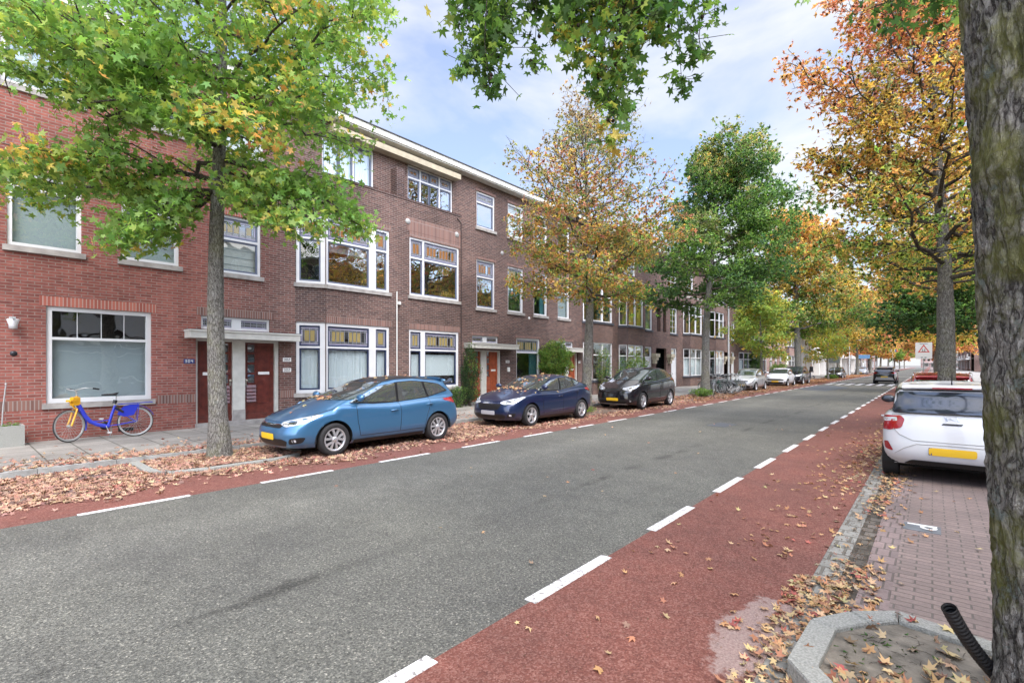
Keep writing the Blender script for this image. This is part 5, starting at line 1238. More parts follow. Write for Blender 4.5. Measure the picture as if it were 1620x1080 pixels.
def sign(loc, w_, h, z, label, kind, pole=.03):
    r = empty('road_sign', loc); tag(r, label, 'road sign')
    p = MB(); p.tube([(0, 0, 0), (0, 0, z + h * .9)], pole, 'galv', 8); p.build('pole', r)
    b = MB(); m = {'cross': 'sign_blue', 'school': 'sign_white', 'back': 'sign_back', 'blue': 'sign_blue_pale'}[kind]
    b.box(-w_ / 2, w_ / 2, -.05, -.035, z, z + h, m); bo = b.build('sign_panel', r)
    y = -.052
    if kind == 'school':
        t = MB(); cx, cz, s = 0, z + h * .55, .34
        def tri(k, yy, mm): t.face([(cx - k, yy, cz - k * .55), (cx + k, yy, cz - k * .55), (cx, yy, cz + k * 1.18)], mm)
        tri(s, y, 'sign_red'); tri(s * .70, y - .003, 'sign_white'); to = t.build('warning_triangle', bo)
        f = MB()
        for dx in (-.055, .06):
            f.ball((dx, y - .006, cz + .05), (.022, .003, .022), 'black_plastic', 6); f.tube([(dx, y - .006, cz + .02), (dx, y - .006, cz - .05)], .016, 'black_plastic', 5)
            f.tube([(dx, y - .006, cz - .05), (dx - .03, y - .006, cz - .12)], .009, 'black_plastic', 5); f.tube([(dx, y - .006, cz - .05), (dx + .03, y - .006, cz - .12)], .009, 'black_plastic', 5)
        f.build('children_pictogram', to)
        f = MB()
        for dx in (-.10, .10): f.box(dx - .06, dx + .06, y - .002, y, z + .07, z + .14, 'sign_back')
        f.build('lower_text', bo)
        f = MB(); f.box(-.22, .22, y - .002, y, z + h - .12, z + h - .08, 'sign_back'); f.build('upper_text', bo)
    if kind == 'cross':
        t = MB(); k = w_ * .40; t.face([(-k, y, z + .08), (k, y, z + .08), (0, y, z + h - .06)], 'sign_white'); to = t.build('white_triangle', bo)
        f = MB(); f.ball((0, y - .006, z + h * .62), (.03, .004, .03), 'black_plastic', 6); f.tube([(0, y - .006, z + h * .56), (0, y - .006, z + h * .36)], .02, 'black_plastic', 5)
        for sx in (-1, 1): f.tube([(0, y - .006, z + h * .36), (sx * .07, y - .006, z + h * .17)], .014, 'black_plastic', 5)
        f.build('walker_pictogram', to)
    return r
sign((-.48, 47, 0), .95, 1.2, 2.2, 'white board with a red warning triangle of children above the red car', 'school')
sign((-4.95, 102, 0), .95, .95, 3.9, 'blue pedestrian crossing sign standing beyond the driving car', 'cross')
sign((-9.15, 71.5, 0), 1.15, .95, 2.0, 'grey back of a sign beside the young yellow tree', 'back')
sign((-10.4, 121, 0), 1.9, .8, 3.0, 'small blue sign far down the left pavement', 'blue')
# planter with stake
pl = empty('planter', (-14.35, .70, .1)); tag(pl, 'exposed pebble concrete planter holding small plants and a thin metal stake', 'planter')
s = MB(); s.plate(0, 0, 0, 0, 0, 0, [], 'pebble_concrete') if False else None
s.box(-.2, .2, -.42, -.37, 0, .42, 'pebble_concrete'); s.box(-.2, .2, .37, .42, 0, .42, 'pebble_concrete'); s.box(-.2, -.15, -.37, .37, 0, .42, 'pebble_concrete'); s.box(.15, .2, -.37, .37, 0, .42, 'pebble_concrete'); s.box(-.15, .15, -.37, .37, .0, .36, 'soil'); s.build('trough', pl)
s = MB(); s.tube([(0, .1, .3), (0, .12, .8), (.01, .16, 1.25)], [.012, .012, .011], 'galv', 6); s.ball((.01, .16, 1.27), .02, 'galv', 5); s.build('stake', pl)
# black corrugated hose beside the near trunk
s = MB(); pts = []; P0, P1, P2 = Vector((.06, 3.14, .60)), Vector((.15, 3.30, .33)), Vector((.36, 3.62, .02))
N_ = 200; rad = []
for i in range(N_ + 1):
    t = i / N_; pts.append(P0 * (1 - t) ** 2 + P1 * 2 * t * (1 - t) + P2 * t * t); rad.append(0.029 + .004 * max(-.6, math.sin(i * 2 * math.pi / 7)))
s.tube(pts, rad, 'black_plastic', 14, caps=False); tag(s.build('hose'), 'black corrugated plastic drain hose poking up beside the near trunk', 'hose')
# kerb grate, manhole
def manhole(x, y, z, r, label):
    q = MB(); q.lathe([(.001, z + .005), (r, z + .005), (r, z - .01)], 'dark_metal', 24, 'z', (x, y, 0)); tag(q.build('manhole_cover'), label, 'manhole cover')
# pedestrian
simple('coat_dark', (.015, .016, .022), .8); simple('trousers', (.05, .06, .09), .8); simple('skin', (.45, .28, .21), .6); simple('hair_grey', (.30, .27, .24), .8); simple('bag_white', (.7, .7, .7), .7)
def person(loc, rz, label):
    r = empty('person', loc, rz); tag(r, label, 'person')
    me = bpy.data.meshes.new('body'); V = [(0, 0, .95), (0, .01, 1.15), (0, .0, 1.38), (0, -.01, 1.50), (0, -.03, 1.62), (0, -.04, 1.74),
        (.10, 0, .90), (.11, -.16, .50), (.11, -.10, .10), (.11, -.24, .04), (-.10, 0, .90), (-.10, .12, .50), (-.10, .34, .14), (-.10, .24, .05),
        (.19, 0, 1.40), (.25, .06, 1.13), (.25, -.06, .90), (.25, -.09, .80), (-.19, 0, 1.40), (-.25, -.08, 1.14), (-.25, -.20, .92), (-.25, -.24, .82)]
    E_ = [(0, 1), (1, 2), (2, 3), (3, 4), (4, 5), (0, 6), (6, 7), (7, 8), (8, 9), (0, 10), (10, 11), (11, 12), (12, 13), (2, 14), (14, 15), (15, 16), (16, 17), (2, 18), (18, 19), (19, 20), (20, 21)]
    rad = [.15, .14, .15, .06, .085, .07, .09, .065, .045, .04, .09, .065, .045, .04, .07, .05, .035, .03, .07, .05, .035, .03]
    me.from_pydata(V, E_, []); o = bpy.data.objects.new('body', me); COL.objects.link(o); o.parent = r
    sk = o.modifiers.new('skin', 'SKIN')
    if not me.skin_vertices: me.skin_vertices.new() if hasattr(me.skin_vertices, 'new') else None
    for i, sv in enumerate(me.skin_vertices[0].data): sv.radius = (rad[i], rad[i] * .8)
    me.skin_vertices[0].data[0].use_root = True
    o.modifiers.new('sub', 'SUBSURF').levels = 1; o.modifiers['sub'].render_levels = 2
    me.materials.append(M['skin'])
    c = MB(); c.lathe([(.25, .62), (.235, .80), (.20, 1.0), (.185, 1.2), (.20, 1.36), (.16, 1.46), (.07, 1.52)], 'coat_dark', 18)
    for sx, pts in ((1, [(.19, 0, 1.42), (.26, .06, 1.13), (.26, -.06, .88)]), (-1, [(-.19, 0, 1.42), (-.26, -.08, 1.14), (-.26, -.20, .90)])): c.tube(pts, [.085, .068, .055], 'coat_dark', 10)
    c.build('coat', r)
    c = MB(); c.tube([(.10, 0, .90), (.11, -.16, .50), (.11, -.10, .10)], [.105, .08, .06], 'trousers', 10); c.tube([(-.10, 0, .90), (-.10, .12, .50), (-.10, .34, .16)], [.105, .08, .06], 'trousers', 10); c.build('trousers', r)
    c = MB(); c.ball((0, .0, 1.74), (.095, .10, .10), 'hair_grey', 8); c.build('hair', r)
    for p in ((.11, -.17, .04), (-.10, .28, .06)): c = MB(); c.ball(p, (.05, .13, .045), 'black_plastic', 6); c.build('shoe', r)
    return r
person((-10.9, 67.3, .1), R(-75), 'pedestrian in a long dark coat walking on the far pavement behind parked cars')
b = MB(); b.prism([(-.14, -.04), (.14, -.04), (.14, .04), (-.14, .04)], .42, .80, 'bag_white', .02); b.tube([(-.07, 0, .80), (0, 0, .92), (.07, 0, .80)], .008, 'bag_white', 5); bo = b.build('carrier_bag'); bo.location = (-10.75, 66.98, .1); tag(bo, 'white carrier bag hanging from the walking pedestrian', 'bag')

# ------------------------------------------------------------------ foliage
def leaf_material(name, transl=.5, rough=.5):
    m, t, b = newmat(name); q = NT(t); at = q.n('ShaderNodeAttribute'); at.attribute_name = 'Col'
    q.l(at.outputs['Color'], b.inputs['Base Color']); b.inputs['Roughness'].default_value = rough; b.inputs['Specular IOR Level'].default_value = .35
    tr = q.n('ShaderNodeBsdfTranslucent'); br = q.mix(1, at.outputs['Color'], (1.5, 1.45, .9), 'MULTIPLY'); q.l(br, tr.inputs[0])
    ms = q.n('ShaderNodeMixShader'); ms.inputs[0].default_value = transl; q.l(b.outputs[0], ms.inputs[1]); q.l(tr.outputs[0], ms.inputs[2]); q.l(ms.outputs[0], t.nodes['Material Output'].inputs[0])
leaf_material('leaf'); leaf_material('dead_leaf', .12, .7)
def bark(name, c0, c1, c2, moss, sc=1.0, disp=.03, lichen=0.0):
    m, t, b = newmat(name); q = NT(t); tc = q.n('ShaderNodeTexCoord'); o = tc.outputs['Object']
    mp = q.n('ShaderNodeMapping'); q.l(o, mp.inputs[0]); mp.inputs['Scale'].default_value = (sc, sc, sc * .30)
    def ridged(vec, sc_, det): n_ = q.noise(vec, sc_, det, .6); return q.math('MULTIPLY', q.math('ABSOLUTE', q.math('SUBTRACT', n_, .5)), 5.5)
    r1 = ridged(mp.outputs[0], 9, 3); r2 = ridged(mp.outputs[0], 21, 4)
    n1 = q.noise(mp.outputs[0], 42, 10, .85); n2 = q.noise(o, 2.2, 6, .7); n3 = q.noise(o, 60, 4, .7)
    pv = q.n('ShaderNodeVectorMath', operation='MULTIPLY_ADD'); nz4 = q.n('ShaderNodeTexNoise'); nz4.inputs['Scale'].default_value = 7; nz4.inputs['Detail'].default_value = 6; nz4.inputs['Roughness'].default_value = .65
    q.l(mp.outputs[0], nz4.inputs[0]); q.l(nz4.outputs['Color'], pv.inputs[0]); pv.inputs[1].default_value = (.22, .22, .22); q.l(mp.outputs[0], pv.inputs[2])
    def cracks(sc_):
        v_ = q.n('ShaderNodeTexVoronoi', feature='DISTANCE_TO_EDGE'); v_.inputs['Scale'].default_value = sc_; q.l(pv.outputs[0], v_.inputs[0]); return v_.outputs['Distance']
    c1_ = q.math('ADD', q.math('MULTIPLY', cracks(17), 3.6), q.math('MULTIPLY', q.math('SUBTRACT', n1, .5), 1.3)); c2_ = q.math('ADD', q.math('MULTIPLY', cracks(38), 3.2), q.math('ADD', q.math('MULTIPLY', n2, .9), -.1))
    ridge = q.ramp(q.math('MINIMUM', c1_, c2_), [(.05, (0,) * 3), (.75, (1,) * 3)])
    hgt = q.math('ADD', q.math('MULTIPLY', ridge, .62), q.math('MULTIPLY', n1, .55))
    col = q.ramp(hgt, [(.30, c0), (.52, c1), (.92, c2)])
    col = q.mix(1, col, q.ramp(n3, [(.3, (.7,) * 3), (.7, (1.3,) * 3)]), 'MULTIPLY')
    mm = q.ramp(q.math('ADD', q.math('MULTIPLY', n2, .8), q.math('MULTIPLY', n1, .3)), [(.53, (0,) * 3), (.64, (1,) * 3)])
    col = q.mix(q.math('MULTIPLY', mm, moss), col, (.24, .25, .06))
    if lichen:
        l = q.ramp(q.math('ADD', q.noise(o, 5.5, 6, .8), q.math('MULTIPLY', n1, .15)), [(.66, (0,) * 3), (.72, (1,) * 3)]); col = q.mix(q.math('MULTIPLY', l, lichen), col, (.33, .40, .36))
    q.l(col, b.inputs['Base Color']); b.inputs['Roughness'].default_value = .95; b.inputs['Specular IOR Level'].default_value = .2
    bp = q.n('ShaderNodeBump'); bp.inputs['Strength'].default_value = 1; bp.inputs['Distance'].default_value = disp; q.l(hgt, bp.inputs['Height']); q.l(bp.outputs[0], b.inputs['Normal'])
bark('bark_near', (.075, .068, .06), (.31, .295, .265), (.50, .48, .435), .75, 1.0, .05, .7)
bark('bark', (.09, .084, .075), (.25, .24, .215), (.36, .35, .325), .22, 1.6, .02, .2)
bark('bark_twig', (.03, .026, .022), (.09, .075, .062), (.16, .14, .12), .1, 2, .01)
def star_template(fold=.22):
    V = [(0, .0, 0)]; 
    tips = [(90, 1.0), (28, .95), (-32, .70), (-90, .16), (-148, .70), (152, .95)]
    for i, (a, r) in enumerate(tips):
        a2, r2 = tips[(i + 1) % len(tips)]
        mid = (a + ((a2 - a + 180) % 360 - 180) / 2)
        V.append((r * math.cos(R(a)), r * math.sin(R(a)), -fold * r * r)); V.append((.44 * math.cos(R(mid)), .44 * math.sin(R(mid)), .02))
    n = len(V) - 1
    return np.array(V), [(0, i + 1, (i + 1) % n + 1) for i in range(n)]
def small_template():
    V = [(0, -.35, 0), (.30, .0, 0), (0, 1.0, -.2), (-.30, .0, 0), (.95, .25, -.18), (.18, .42, 0), (-.95, .25, -.18), (-.18, .42, 0)]
    return np.array(V), [(0, 1, 3), (1, 2, 3), (0, 1, 4), (1, 5, 4), (0, 6, 3), (3, 6, 7)]
T_STAR, T_SMALL = star_template(), small_template()
def leaf_mesh(name, pos, size, cols, rng, tmpl=T_STAR, up=.9, tilt=.65, mat='leaf', parent=None, droop=0.0, normals=None):
    N = len(pos); V, Fc = tmpl; k = len(V)
    nr = rng.normal(size=(N, 3)) * tilt + np.array([0, 0, up]); 
    if normals is not None: nr = nr + normals
    nr /= np.linalg.norm(nr, axis=1)[:, None] + 1e-9
    t = rng.normal(size=(N, 3)) + np.array([0, 0, -droop]); t -= (t * nr).sum(1)[:, None] * nr; t /= np.linalg.norm(t, axis=1)[:, None] + 1e-9
    b = np.cross(nr, t)
    sc = (size * (rng.uniform(.62, 1.2, N)))[:, None, None]
    v = (b[:, None, :] * V[None, :, 0:1] + t[:, None, :] * V[None, :, 1:2] + nr[:, None, :] * V[None, :, 2:3] * (rng.uniform(.2, 1.8, (N, 1, 1)) if mat == 'leaf' else rng.uniform(-2.6, 2.2, (N, 1, 1)) + b[:, None, :1] * V[None, :, 0:1] * 1.2)) * sc + pos[:, None, :]
    v = v.reshape(-1, 3); F = np.array(Fc); nf = len(F); faces = (F[None] + (np.arange(N) * k)[:, None, None]).reshape(-1)
    me = bpy.data.meshes.new(name); me.vertices.add(len(v)); me.vertices.foreach_set('co', v.astype(np.float32).ravel())
    me.loops.add(len(faces)); me.loops.foreach_set('vertex_index', faces.astype(np.int32)); me.polygons.add(N * nf)
    me.polygons.foreach_set('loop_start', np.arange(N * nf, dtype=np.int32) * 3); me.polygons.foreach_set('loop_total', np.full(N * nf, 3, dtype=np.int32))
    at = me.color_attributes.new('Col', 'FLOAT_COLOR', 'POINT'); c4 = np.ones((N, k, 4), np.float32); c4[:, :, :3] = np.clip(cols, 0, 1)[:, None, :]; at.data.foreach_set('color', c4.ravel())
    me.update(); me.validate(); me.materials.append(M[mat]); o = bpy.data.objects.new(name, me); COL.objects.link(o)
    if parent is not None: o.parent = parent
    return o
GREEN = (.13, .28, .045); LIME = (.34, .44, .06); YEL = (.68, .50, .07); ORA = (.68, .33, .09); RED = (.60, .19, .10); DGREEN = (.07, .18, .05); OLIVE = (.29, .31, .11); PINK = (.56, .21, .15); BROWN = (.30, .19, .09); MID = (.22, .40, .065)
def palette(stops, rng, P, h, noise=.18, clump=1.6):
    """stops: list of (h, [(weight, colour)...]); colours chosen per leaf, biased by a smooth clump field"""
    N = len(P); ph = rng.uniform(0, 6.28, 6); 
    fld = (np.sin(P[:, 0] * clump + ph[0]) + np.sin(P[:, 1] * clump + ph[1]) + np.sin(P[:, 2] * clump * 1.3 + ph[2]) + np.sin((P[:, 0] + P[:, 2]) * clump * 2.1 + ph[3])) / 8 + .5
    u = np.clip(fld * .55 + rng.uniform(0, 1, N) * .45, 0, .9999)
    u = np.argsort(np.argsort(u)) / N
    out = np.zeros((N, 3)); hs = [s[0] for s in stops]
    pick = np.searchsorted(hs, h + rng.normal(0, .06, N)) ; pick = np.clip(pick, 0, len(stops) - 1)
    for i, (_, opts) in enumerate(stops):
        w_ = np.array([o[0] for o in opts], float); w_ /= w_.sum(); cs = np.cumsum(w_); m = pick == i
        if m.any():
            idx = np.clip(np.searchsorted(cs, u[m]), 0, len(opts) - 1); out[m] = np.array([o[1] for o in opts])[idx]
    out = out * .86 + out.mean(1, keepdims=True) * .14 + .015
    out *= rng.uniform(1 - noise * 1.6, 1 + noise * 1.6, (N, 1)); out *= rng.uniform(1 - noise * .5, 1 + noise * .5, (N, 3)); return out
def nrm(v): return v / (np.linalg.norm(v) + 1e-9)
def tree(name, label, base, H, r0, crown_base, prof, n_leaves, leaf, stops, seed, limbs=34, lean=(0, 0), explicit=(), tmpl=T_SMALL, pitch=(12, 55), dens=None, twig=.32, bark_='bark', group='street trees', cat='tree', clump=.9, crown_off=(0, 0), trunk_top=None, jit=.16, sub=7, flare=.35, gaps=()):
    rng = np.random.default_rng(seed); root = empty(name, base); tag(root, label, cat, group)
    n = 16; tr = []; rr = []
    for i in range(n + 1):
        t = i / n; z = H * .97 * t; wob = .05 * math.sin(t * 7 + seed) * (H / 10); tr.append(np.array([lean[0] * t + wob, lean[1] * t + wob * .7, z])); rr.append(r0 * ((1 - t) ** .75 * .92 + .04) * (1 + flare * math.exp(-z / .25)))
    rr[-1] = .01
    def tp(z):
        t = min(max(z / (H * .97), 0), 1) * n; i = min(int(t), n - 1); return tr[i] + (tr[i + 1] - tr[i]) * (t - i), rr[i] + (rr[i + 1] - rr[i]) * (t - i)
    mb = MB(); mb.tube([tuple(p) for p in tr], rr, bark_, 14 if r0 > .15 else 8); to = mb.build('trunk', root)
    mb = MB(); anchors = []
    def limb(p0, rad, end, curve, nsub):
        """woody limb from p0 to end with side shoots; collects leaf anchors"""
        p0 = np.array(p0, float); end = np.array(end, float); L_ = np.linalg.norm(end - p0); m = 7; pts = []
        side = nrm(np.cross(end - p0, [0, 0, 1])); wob = rng.normal(0, .05 * L_, (m + 1, 3)); 
        for i in range(m + 1): t = i / m; pts.append(p0 + (end - p0) * t + np.array([0, 0, curve * L_ * t * (1 - t) * 2]) + wob[i] * t * (1 - t) * 2)
        mb.tube([tuple(p) for p in pts], [rad * (1 - .85 * i / m) for i in range(m + 1)], 'bark_twig' if rad < .09 else bark_, 6, caps=False)
        for k in range(nsub):
            t = .22 + .78 * (k + rng.uniform(0, 1)) / nsub; i = min(int(t * m), m - 1); q = pts[i] + (pts[i + 1] - pts[i]) * (t * m - i)
            d = nrm(end - p0); sd = side * (1 if k % 2 else -1); dr = nrm(d * rng.uniform(.3, .9) + sd * rng.uniform(.5, 1.0) + np.array([0, 0, rng.uniform(-.35, .55)])); l = (L_ * .34 * (1.15 - t * .6) + .15) * rng.uniform(.7, 1.25)
            e = q + dr * l + np.array([0, 0, -.10 * l]); r2 = max(rad * .35, .006)
            mid = (q + e) / 2 + np.array([0, 0, .06 * l]) + rng.normal(0, .04 * l, 3)
            mb.tube([tuple(q), tuple(mid), tuple(e)], [r2, r2 * .7, r2 * .35], 'bark_twig', 4, caps=False)
            nt = max(3, int(l / .22))
            for j in range(nt):
                tt = (j + .6) / nt; g = (q * (1 - tt) + e * tt) + np.array([0, 0, .10 * l * tt * (1 - tt)]); td = nrm(dr * .5 + rng.normal(0, .7, 3) + np.array([0, 0, -.1])); tl = twig * rng.uniform(.5, 1.3); ge = g + td * tl
                mb.tube([tuple(g), tuple(ge)], [.005, .003], 'bark_twig', 3, caps=False) if twig > .25 else None
                anchors.append((g, ge))
        anchors.append((pts[-2], pts[-1]))
    for (z0, a) in explicit:
        p, r = tp(z0); limb(p, r * .45, a[:3], a[3] if len(a) > 3 else .15, a[4] if len(a) > 4 else 9)
    for i in range(limbs):
        f = ((i + .5) / limbs); f = f ** .92; z0 = crown_base + (H * .93 - crown_base) * f; az = i * 2.39996 + rng.uniform(-.4, .4) + seed; p, r = tp(z0 - .3)
        Rr = prof(f) * rng.uniform(.72, 1.12); pt = R(pitch[0] + (pitch[1] - pitch[0]) * f + rng.uniform(-8, 8))
        off = np.array([crown_off[0], crown_off[1]]) * (.4 + .6 * (1 - abs(f - .4)))
        end = p + np.array([math.cos(az) * Rr + off[0], math.sin(az) * Rr + off[1], Rr * math.tan(min(pt, 1.15)) * .85]); end[2] = min(end[2], H * 1.03)
        limb(p, max(r * .42, .012), end, -.10 + .05 * rng.uniform(), sub)
    # leader
    limb(tp(H * .82)[0], .02, np.array([lean[0], lean[1], H]), 0, 6)
    mb.build('branches', root)
    A = np.array([a for a, b in anchors]); B = np.array([b for a, b in anchors]); 
    hf = np.clip((B[:, 2] - crown_base * .8) / (H - crown_base * .8), 0, 1); wgt = np.ones(len(A)) if dens is None else np.array([dens(x) for x in hf]); wgt = wgt * rng.uniform(.35, 1.5, len(A)); wgt /= wgt.sum()
    idx = rng.choice(len(A), n_leaves, p=wgt); t = rng.uniform(.1, 1.15, (n_leaves, 1)); P = A[idx] * (1 - t) + B[idx] * t + rng.normal(0, jit * .6, (n_leaves, 3)) * np.array([1, 1, .75]); P[:, 2] -= np.abs(rng.normal(0, .05, n_leaves))
    for (a0, a1, z0, z1, pr) in gaps:      # openings in the crown
        av = P[:, 0] * .7589 + P[:, 1] * .6512; edge = rng.normal(0, .12, len(P)); P = P[~((av + edge > a0) & (av + edge < a1) & (P[:, 2] + edge > z0) & (P[:, 2] + edge < z1) & (rng.uniform(0, 1, len(P)) < pr))]
    h = np.clip((P[:, 2] - crown_base * .8) / (H - crown_base * .8), 0, 1); cols = palette(stops, rng, P, h, clump=clump)
    leaf_mesh('crown', P, leaf, cols, rng, tmpl, up=.55, tilt=.62, parent=root, droop=.5)
    return root
rt, fw = np.array([.7589, .6512, 0]), np.array([-.6512, .7589, 0])
def E3(a, b, z): v = rt * a + fw * b; return (v[0], v[1], z)
cone = lambda R0, p=.8, q=.25: (lambda f: R0 * (1 - f) ** p * (1 if f > q else .75 + .25 * f / q) + .25)
# T1: big green tree over the red brick house
s1 = [(.35, [(5, MID), (3, GREEN), (2, LIME), (.4, YEL), (.12, ORA)]), (.7, [(5, MID), (3, LIME), (2, GREEN), (.5, YEL), (.12, ORA)]), (1, [(4, MID), (4, LIME), (2, YEL), (.6, ORA)])]
tree('maple_tree', 'large bright green tree whose trunk stands before the red brick house doors', (-10.3, 3.45, .03), 12.2, .175, 6.3, lambda f: 3.7 * (1 - f * .55) * (.8 + .2 * min(1, f * 4)), 30000, .090, s1, 3, limbs=30, tmpl=T_STAR, gaps=[(-4.6, -3.1, 6.3, 8.3, .85), (-2.5, -.4, 5.2, 6.1, .7)], lean=(.25, -.1), twig=.34, clump=2.2, pitch=(8, 45), jit=.24,
     explicit=[(5.0, (*E3(-3.75, -.5, 5.3), -.05, 14)), (5.2, (*E3(-2.2, -1.3, 5.15), -.02, 12)), (5.0, (*E3(-1.2, -.6, 4.15), -.15, 10)), (5.0, (*E3(-.9, -1.2, 3.9), .1, 8)), (5.2, (*E3(2.0, -.6, 4.3), .15, 10)), (5.4, (*E3(2.4, .6, 4.6), .1, 10)), (5.8, (*E3(1.2, -1.9, 5.6), .1, 10)), (5.8, (*E3(-.3, -2.0, 5.7), .1, 10)), (4.9, (*E3(1.35, -.7, 4.25), .14, 9)), (5.6, (*E3(2.1, .2, 4.9), .05, 9)), (6.0, (*E3(-3.4, -.8, 6.9), .0, 12)), (6.1, (*E3(-2.9, -1.4, 7.5), .05, 12)),
               (6.3, (*E3(2.4, -.9, 6.4), .08, 12)), (6.5, (*E3(3.0, -.2, 8.4), .06, 12)), (5.5, (*E3(-2.6, .9, 5.6), .05, 8)), (6.2, (*E3(.6, -2.2, 6.8), .1, 9)), (6.0, (*E3(-1.2, -2.4, 6.5), .1, 10))])
# T2: airy autumn tree
SAND = (.48, .33, .17)
s2 = [(.22, [(4, OLIVE), (4, MID), (3, YEL), (1.5, ORA), (1, SAND)]), (.5, [(4, OLIVE), (2, YEL), (2.5, ORA), (2, PINK), (2, MID), (2, SAND)]), (.75, [(4, OLIVE), (2, SAND), (1.5, PINK), (1.5, YEL)]), (1, [(4, OLIVE), (3, SAND), (1, BROWN)])]
tree('maple_tree', 'airy autumn tree with a thin nearly bare top behind the navy hatchback', (-9.8, 15.8, .03), 11.7, .20, 4.3, cone(4.1, .68), 15500, .10, s2, 5, limbs=46, dens=lambda h: 1.25 if h < .45 else (.55 if h < .7 else .22), pitch=(14, 58), clump=1.4, jit=.26, sub=9)
# T3: dense green tree by the bicycles
s3 = [(.3, [(4, DGREEN), (5, GREEN), (1.5, MID)]), (.7, [(2.5, DGREEN), (5, GREEN), (3, MID), (.8, OLIVE)]), (1, [(3, DGREEN), (4, GREEN), (3, OLIVE), (.5, YEL)])]
tree('maple_tree', 'dense dark green tree standing among the crowded bicycles', (-9.8, 28.2, .03), 14.2, .25, 5.4, lambda f: 4.7 * (1 - f) ** .5 * (.85 + .15 * min(1, f * 5)) + .3, 24000, .155, s3, 9, limbs=46, lean=(.5, .45), crown_off=(.55, .45), pitch=(5, 58), jit=.36, twig=.4, sub=9)
# T4.. left row
LL = [(3, LIME), (2, MID), (2, (.42, .42, .03)), (.6, YEL)]
tree('maple_tree', 'small lime green tree behind the parked silver car', (-10.1, 41.4, .1), 7.6, .13, 2.9, cone(2.6, .6), 6500, .16, [(1, LL)], 12, limbs=26, jit=.3, pitch=(0, 50))
s5 = [(.35, [(3, GREEN), (3, MID), (2, OLIVE), (1, YEL)]), (.7, [(3, YEL), (3, OLIVE), (2, ORA), (2, MID)]), (1, [(3, ORA), (3, YEL), (1, OLIVE)])]
tree('maple_tree', 'large green and gold tree in front of the pinkish house', (-9.8, 53.3, .1), 16.5, .34, 4.6, lambda f: 4.9 * (1 - f) ** .55 + .3, 16000, .25, s5, 14, limbs=44, jit=.5, twig=.5)
tree('maple_tree', 'young lime and yellow tree by the grey sign back', (-9.4, 68.5, .1), 7.4, .10, 2.6, cone(2.9, .5), 2600, .21, [(1, [(3, LIME), (3, (.50, .46, .03)), (1.5, MID), (1, YEL)])], 15, limbs=22, jit=.35, pitch=(0, 45))
GOLD = [(4, YEL), (3, ORA), (1, OLIVE), (1, LIME)]
def far_tree(lb, x, y, H, Rr, opts, seed, n=3600, leaf=.36, r0=.25, cb=4.0):
    tree('maple_tree', lb, (x, y, .1), H, r0, cb, lambda f: Rr * (1 - f) ** .5 + .3, int(n * 1.5), leaf, [(1, opts)], seed, limbs=34, jit=.6, twig=.6, sub=6)
far_tree('golden olive tree behind the young lime tree on the left', -9.8, 80, 15, 4.6, [(3, YEL), (3, OLIVE), (2, ORA), (2, MID)], 21, 4600, .33)
far_tree('orange gold tree past the white balconies', -9.8, 103, 14.5, 5.0, GOLD, 22, 4200, .4)
far_tree('coral red tree rising above the orange ones', -9.8, 128, 17, 5.0, [(4, PINK), (3, RED), (2, ORA)], 23, 3600, .46)
far_tree('deep orange tree far along the left kerb', -9.8, 153, 14, 5.0, [(4, ORA), (2, YEL), (1, OLIVE)], 24, 3000, .5)
far_tree('green tree near the end of the left row', -9.8, 180, 11, 4.6, [(4, MID), (2, LIME), (2, GREEN)], 25, 2400, .5)
far_tree('rusty red tree closing the left row', -9.8, 210, 14, 5.5, [(4, RED), (3, ORA), (1, PINK)], 26, 2400, .6)
# right row
s6 = [(.18, [(4, LIME), (3, MID), (2, YEL)]), (.38, [(3, YEL), (3, LIME), (2, ORA), (1, MID)]), (.62, [(4, ORA), (4, YEL), (.6, OLIVE)]), (.82, [(4, ORA), (2.6, RED), (1, PINK), (1.4, OLIVE)]), (1, [(3, RED), (3, ORA), (2, PINK), (1.5, OLIVE)])]
tree('maple_tree', 'flaming orange tree shading to yellow below, right behind the white hatchback', (.27, 16.0, .05), 11.6, .20, 4.0, lambda f: 3.7 * (1 - f) ** .55 + .25, 17500, .105, s6, 31, limbs=44, lean=(-.25, -.1), pitch=(22, 60), clump=1.2, jit=.26, sub=10,
     explicit=[(5.0, (*E3(-2.8, .3, 6.9), .05, 14)), (5.6, (*E3(-2.6, -.3, 8.6), .05, 14)), (4.4, (*E3(-2.5, .3, 4.7), .1, 12)), (4.2, (*E3(2.6, -.3, 4.4), .1, 10))])
far_tree('dark evergreen looking tree hanging low over the near kerb beyond the orange tree', .4, 40.5, 8.6, 3.6, [(6, DGREEN), (3, GREEN)], 32, 6000, .20, .26, 3.9)
tree('maple_tree', 'yellow green tree hidden behind the trunk of the orange tree', (.35, 28.3, .05), 11.0, .25, 5.0, lambda f: 3.8 * (1 - f) ** .55 + .3, 5200, .15, [(.5, [(4, YEL), (3, LIME), (2, ORA)]), (1, [(4, ORA), (4, YEL), (1, LIME)])], 33, limbs=34, jit=.35)
far_tree('gold tree over the white warning board', .5, 53, 12.5, 5.2, GOLD, 34, 6500, .26, .28, 5.2)
far_tree('orange red tree on the right past the crossing', .5, 66, 13, 5.0, [(4, ORA), (3, RED), (2, YEL)], 35, 5200, .3, .28, 5.0)
far_tree('yellow tree on the right in front of the shop houses', .5, 80, 13, 5.0, [(4, YEL), (2, LIME), (2, ORA)], 36, 4400, .34, .28, 4.6)
far_tree('rusty tree second to last on the right', .5, 105, 13.5, 5.5, [(4, ORA), (3, RED), (1, OLIVE)], 37, 4000, .42, .28, 4.6)
far_tree('last orange tree on the right', .5, 140, 14, 5.5, [(4, ORA), (2, YEL), (2, PINK)], 38, 3400, .5, .28, 4.6)
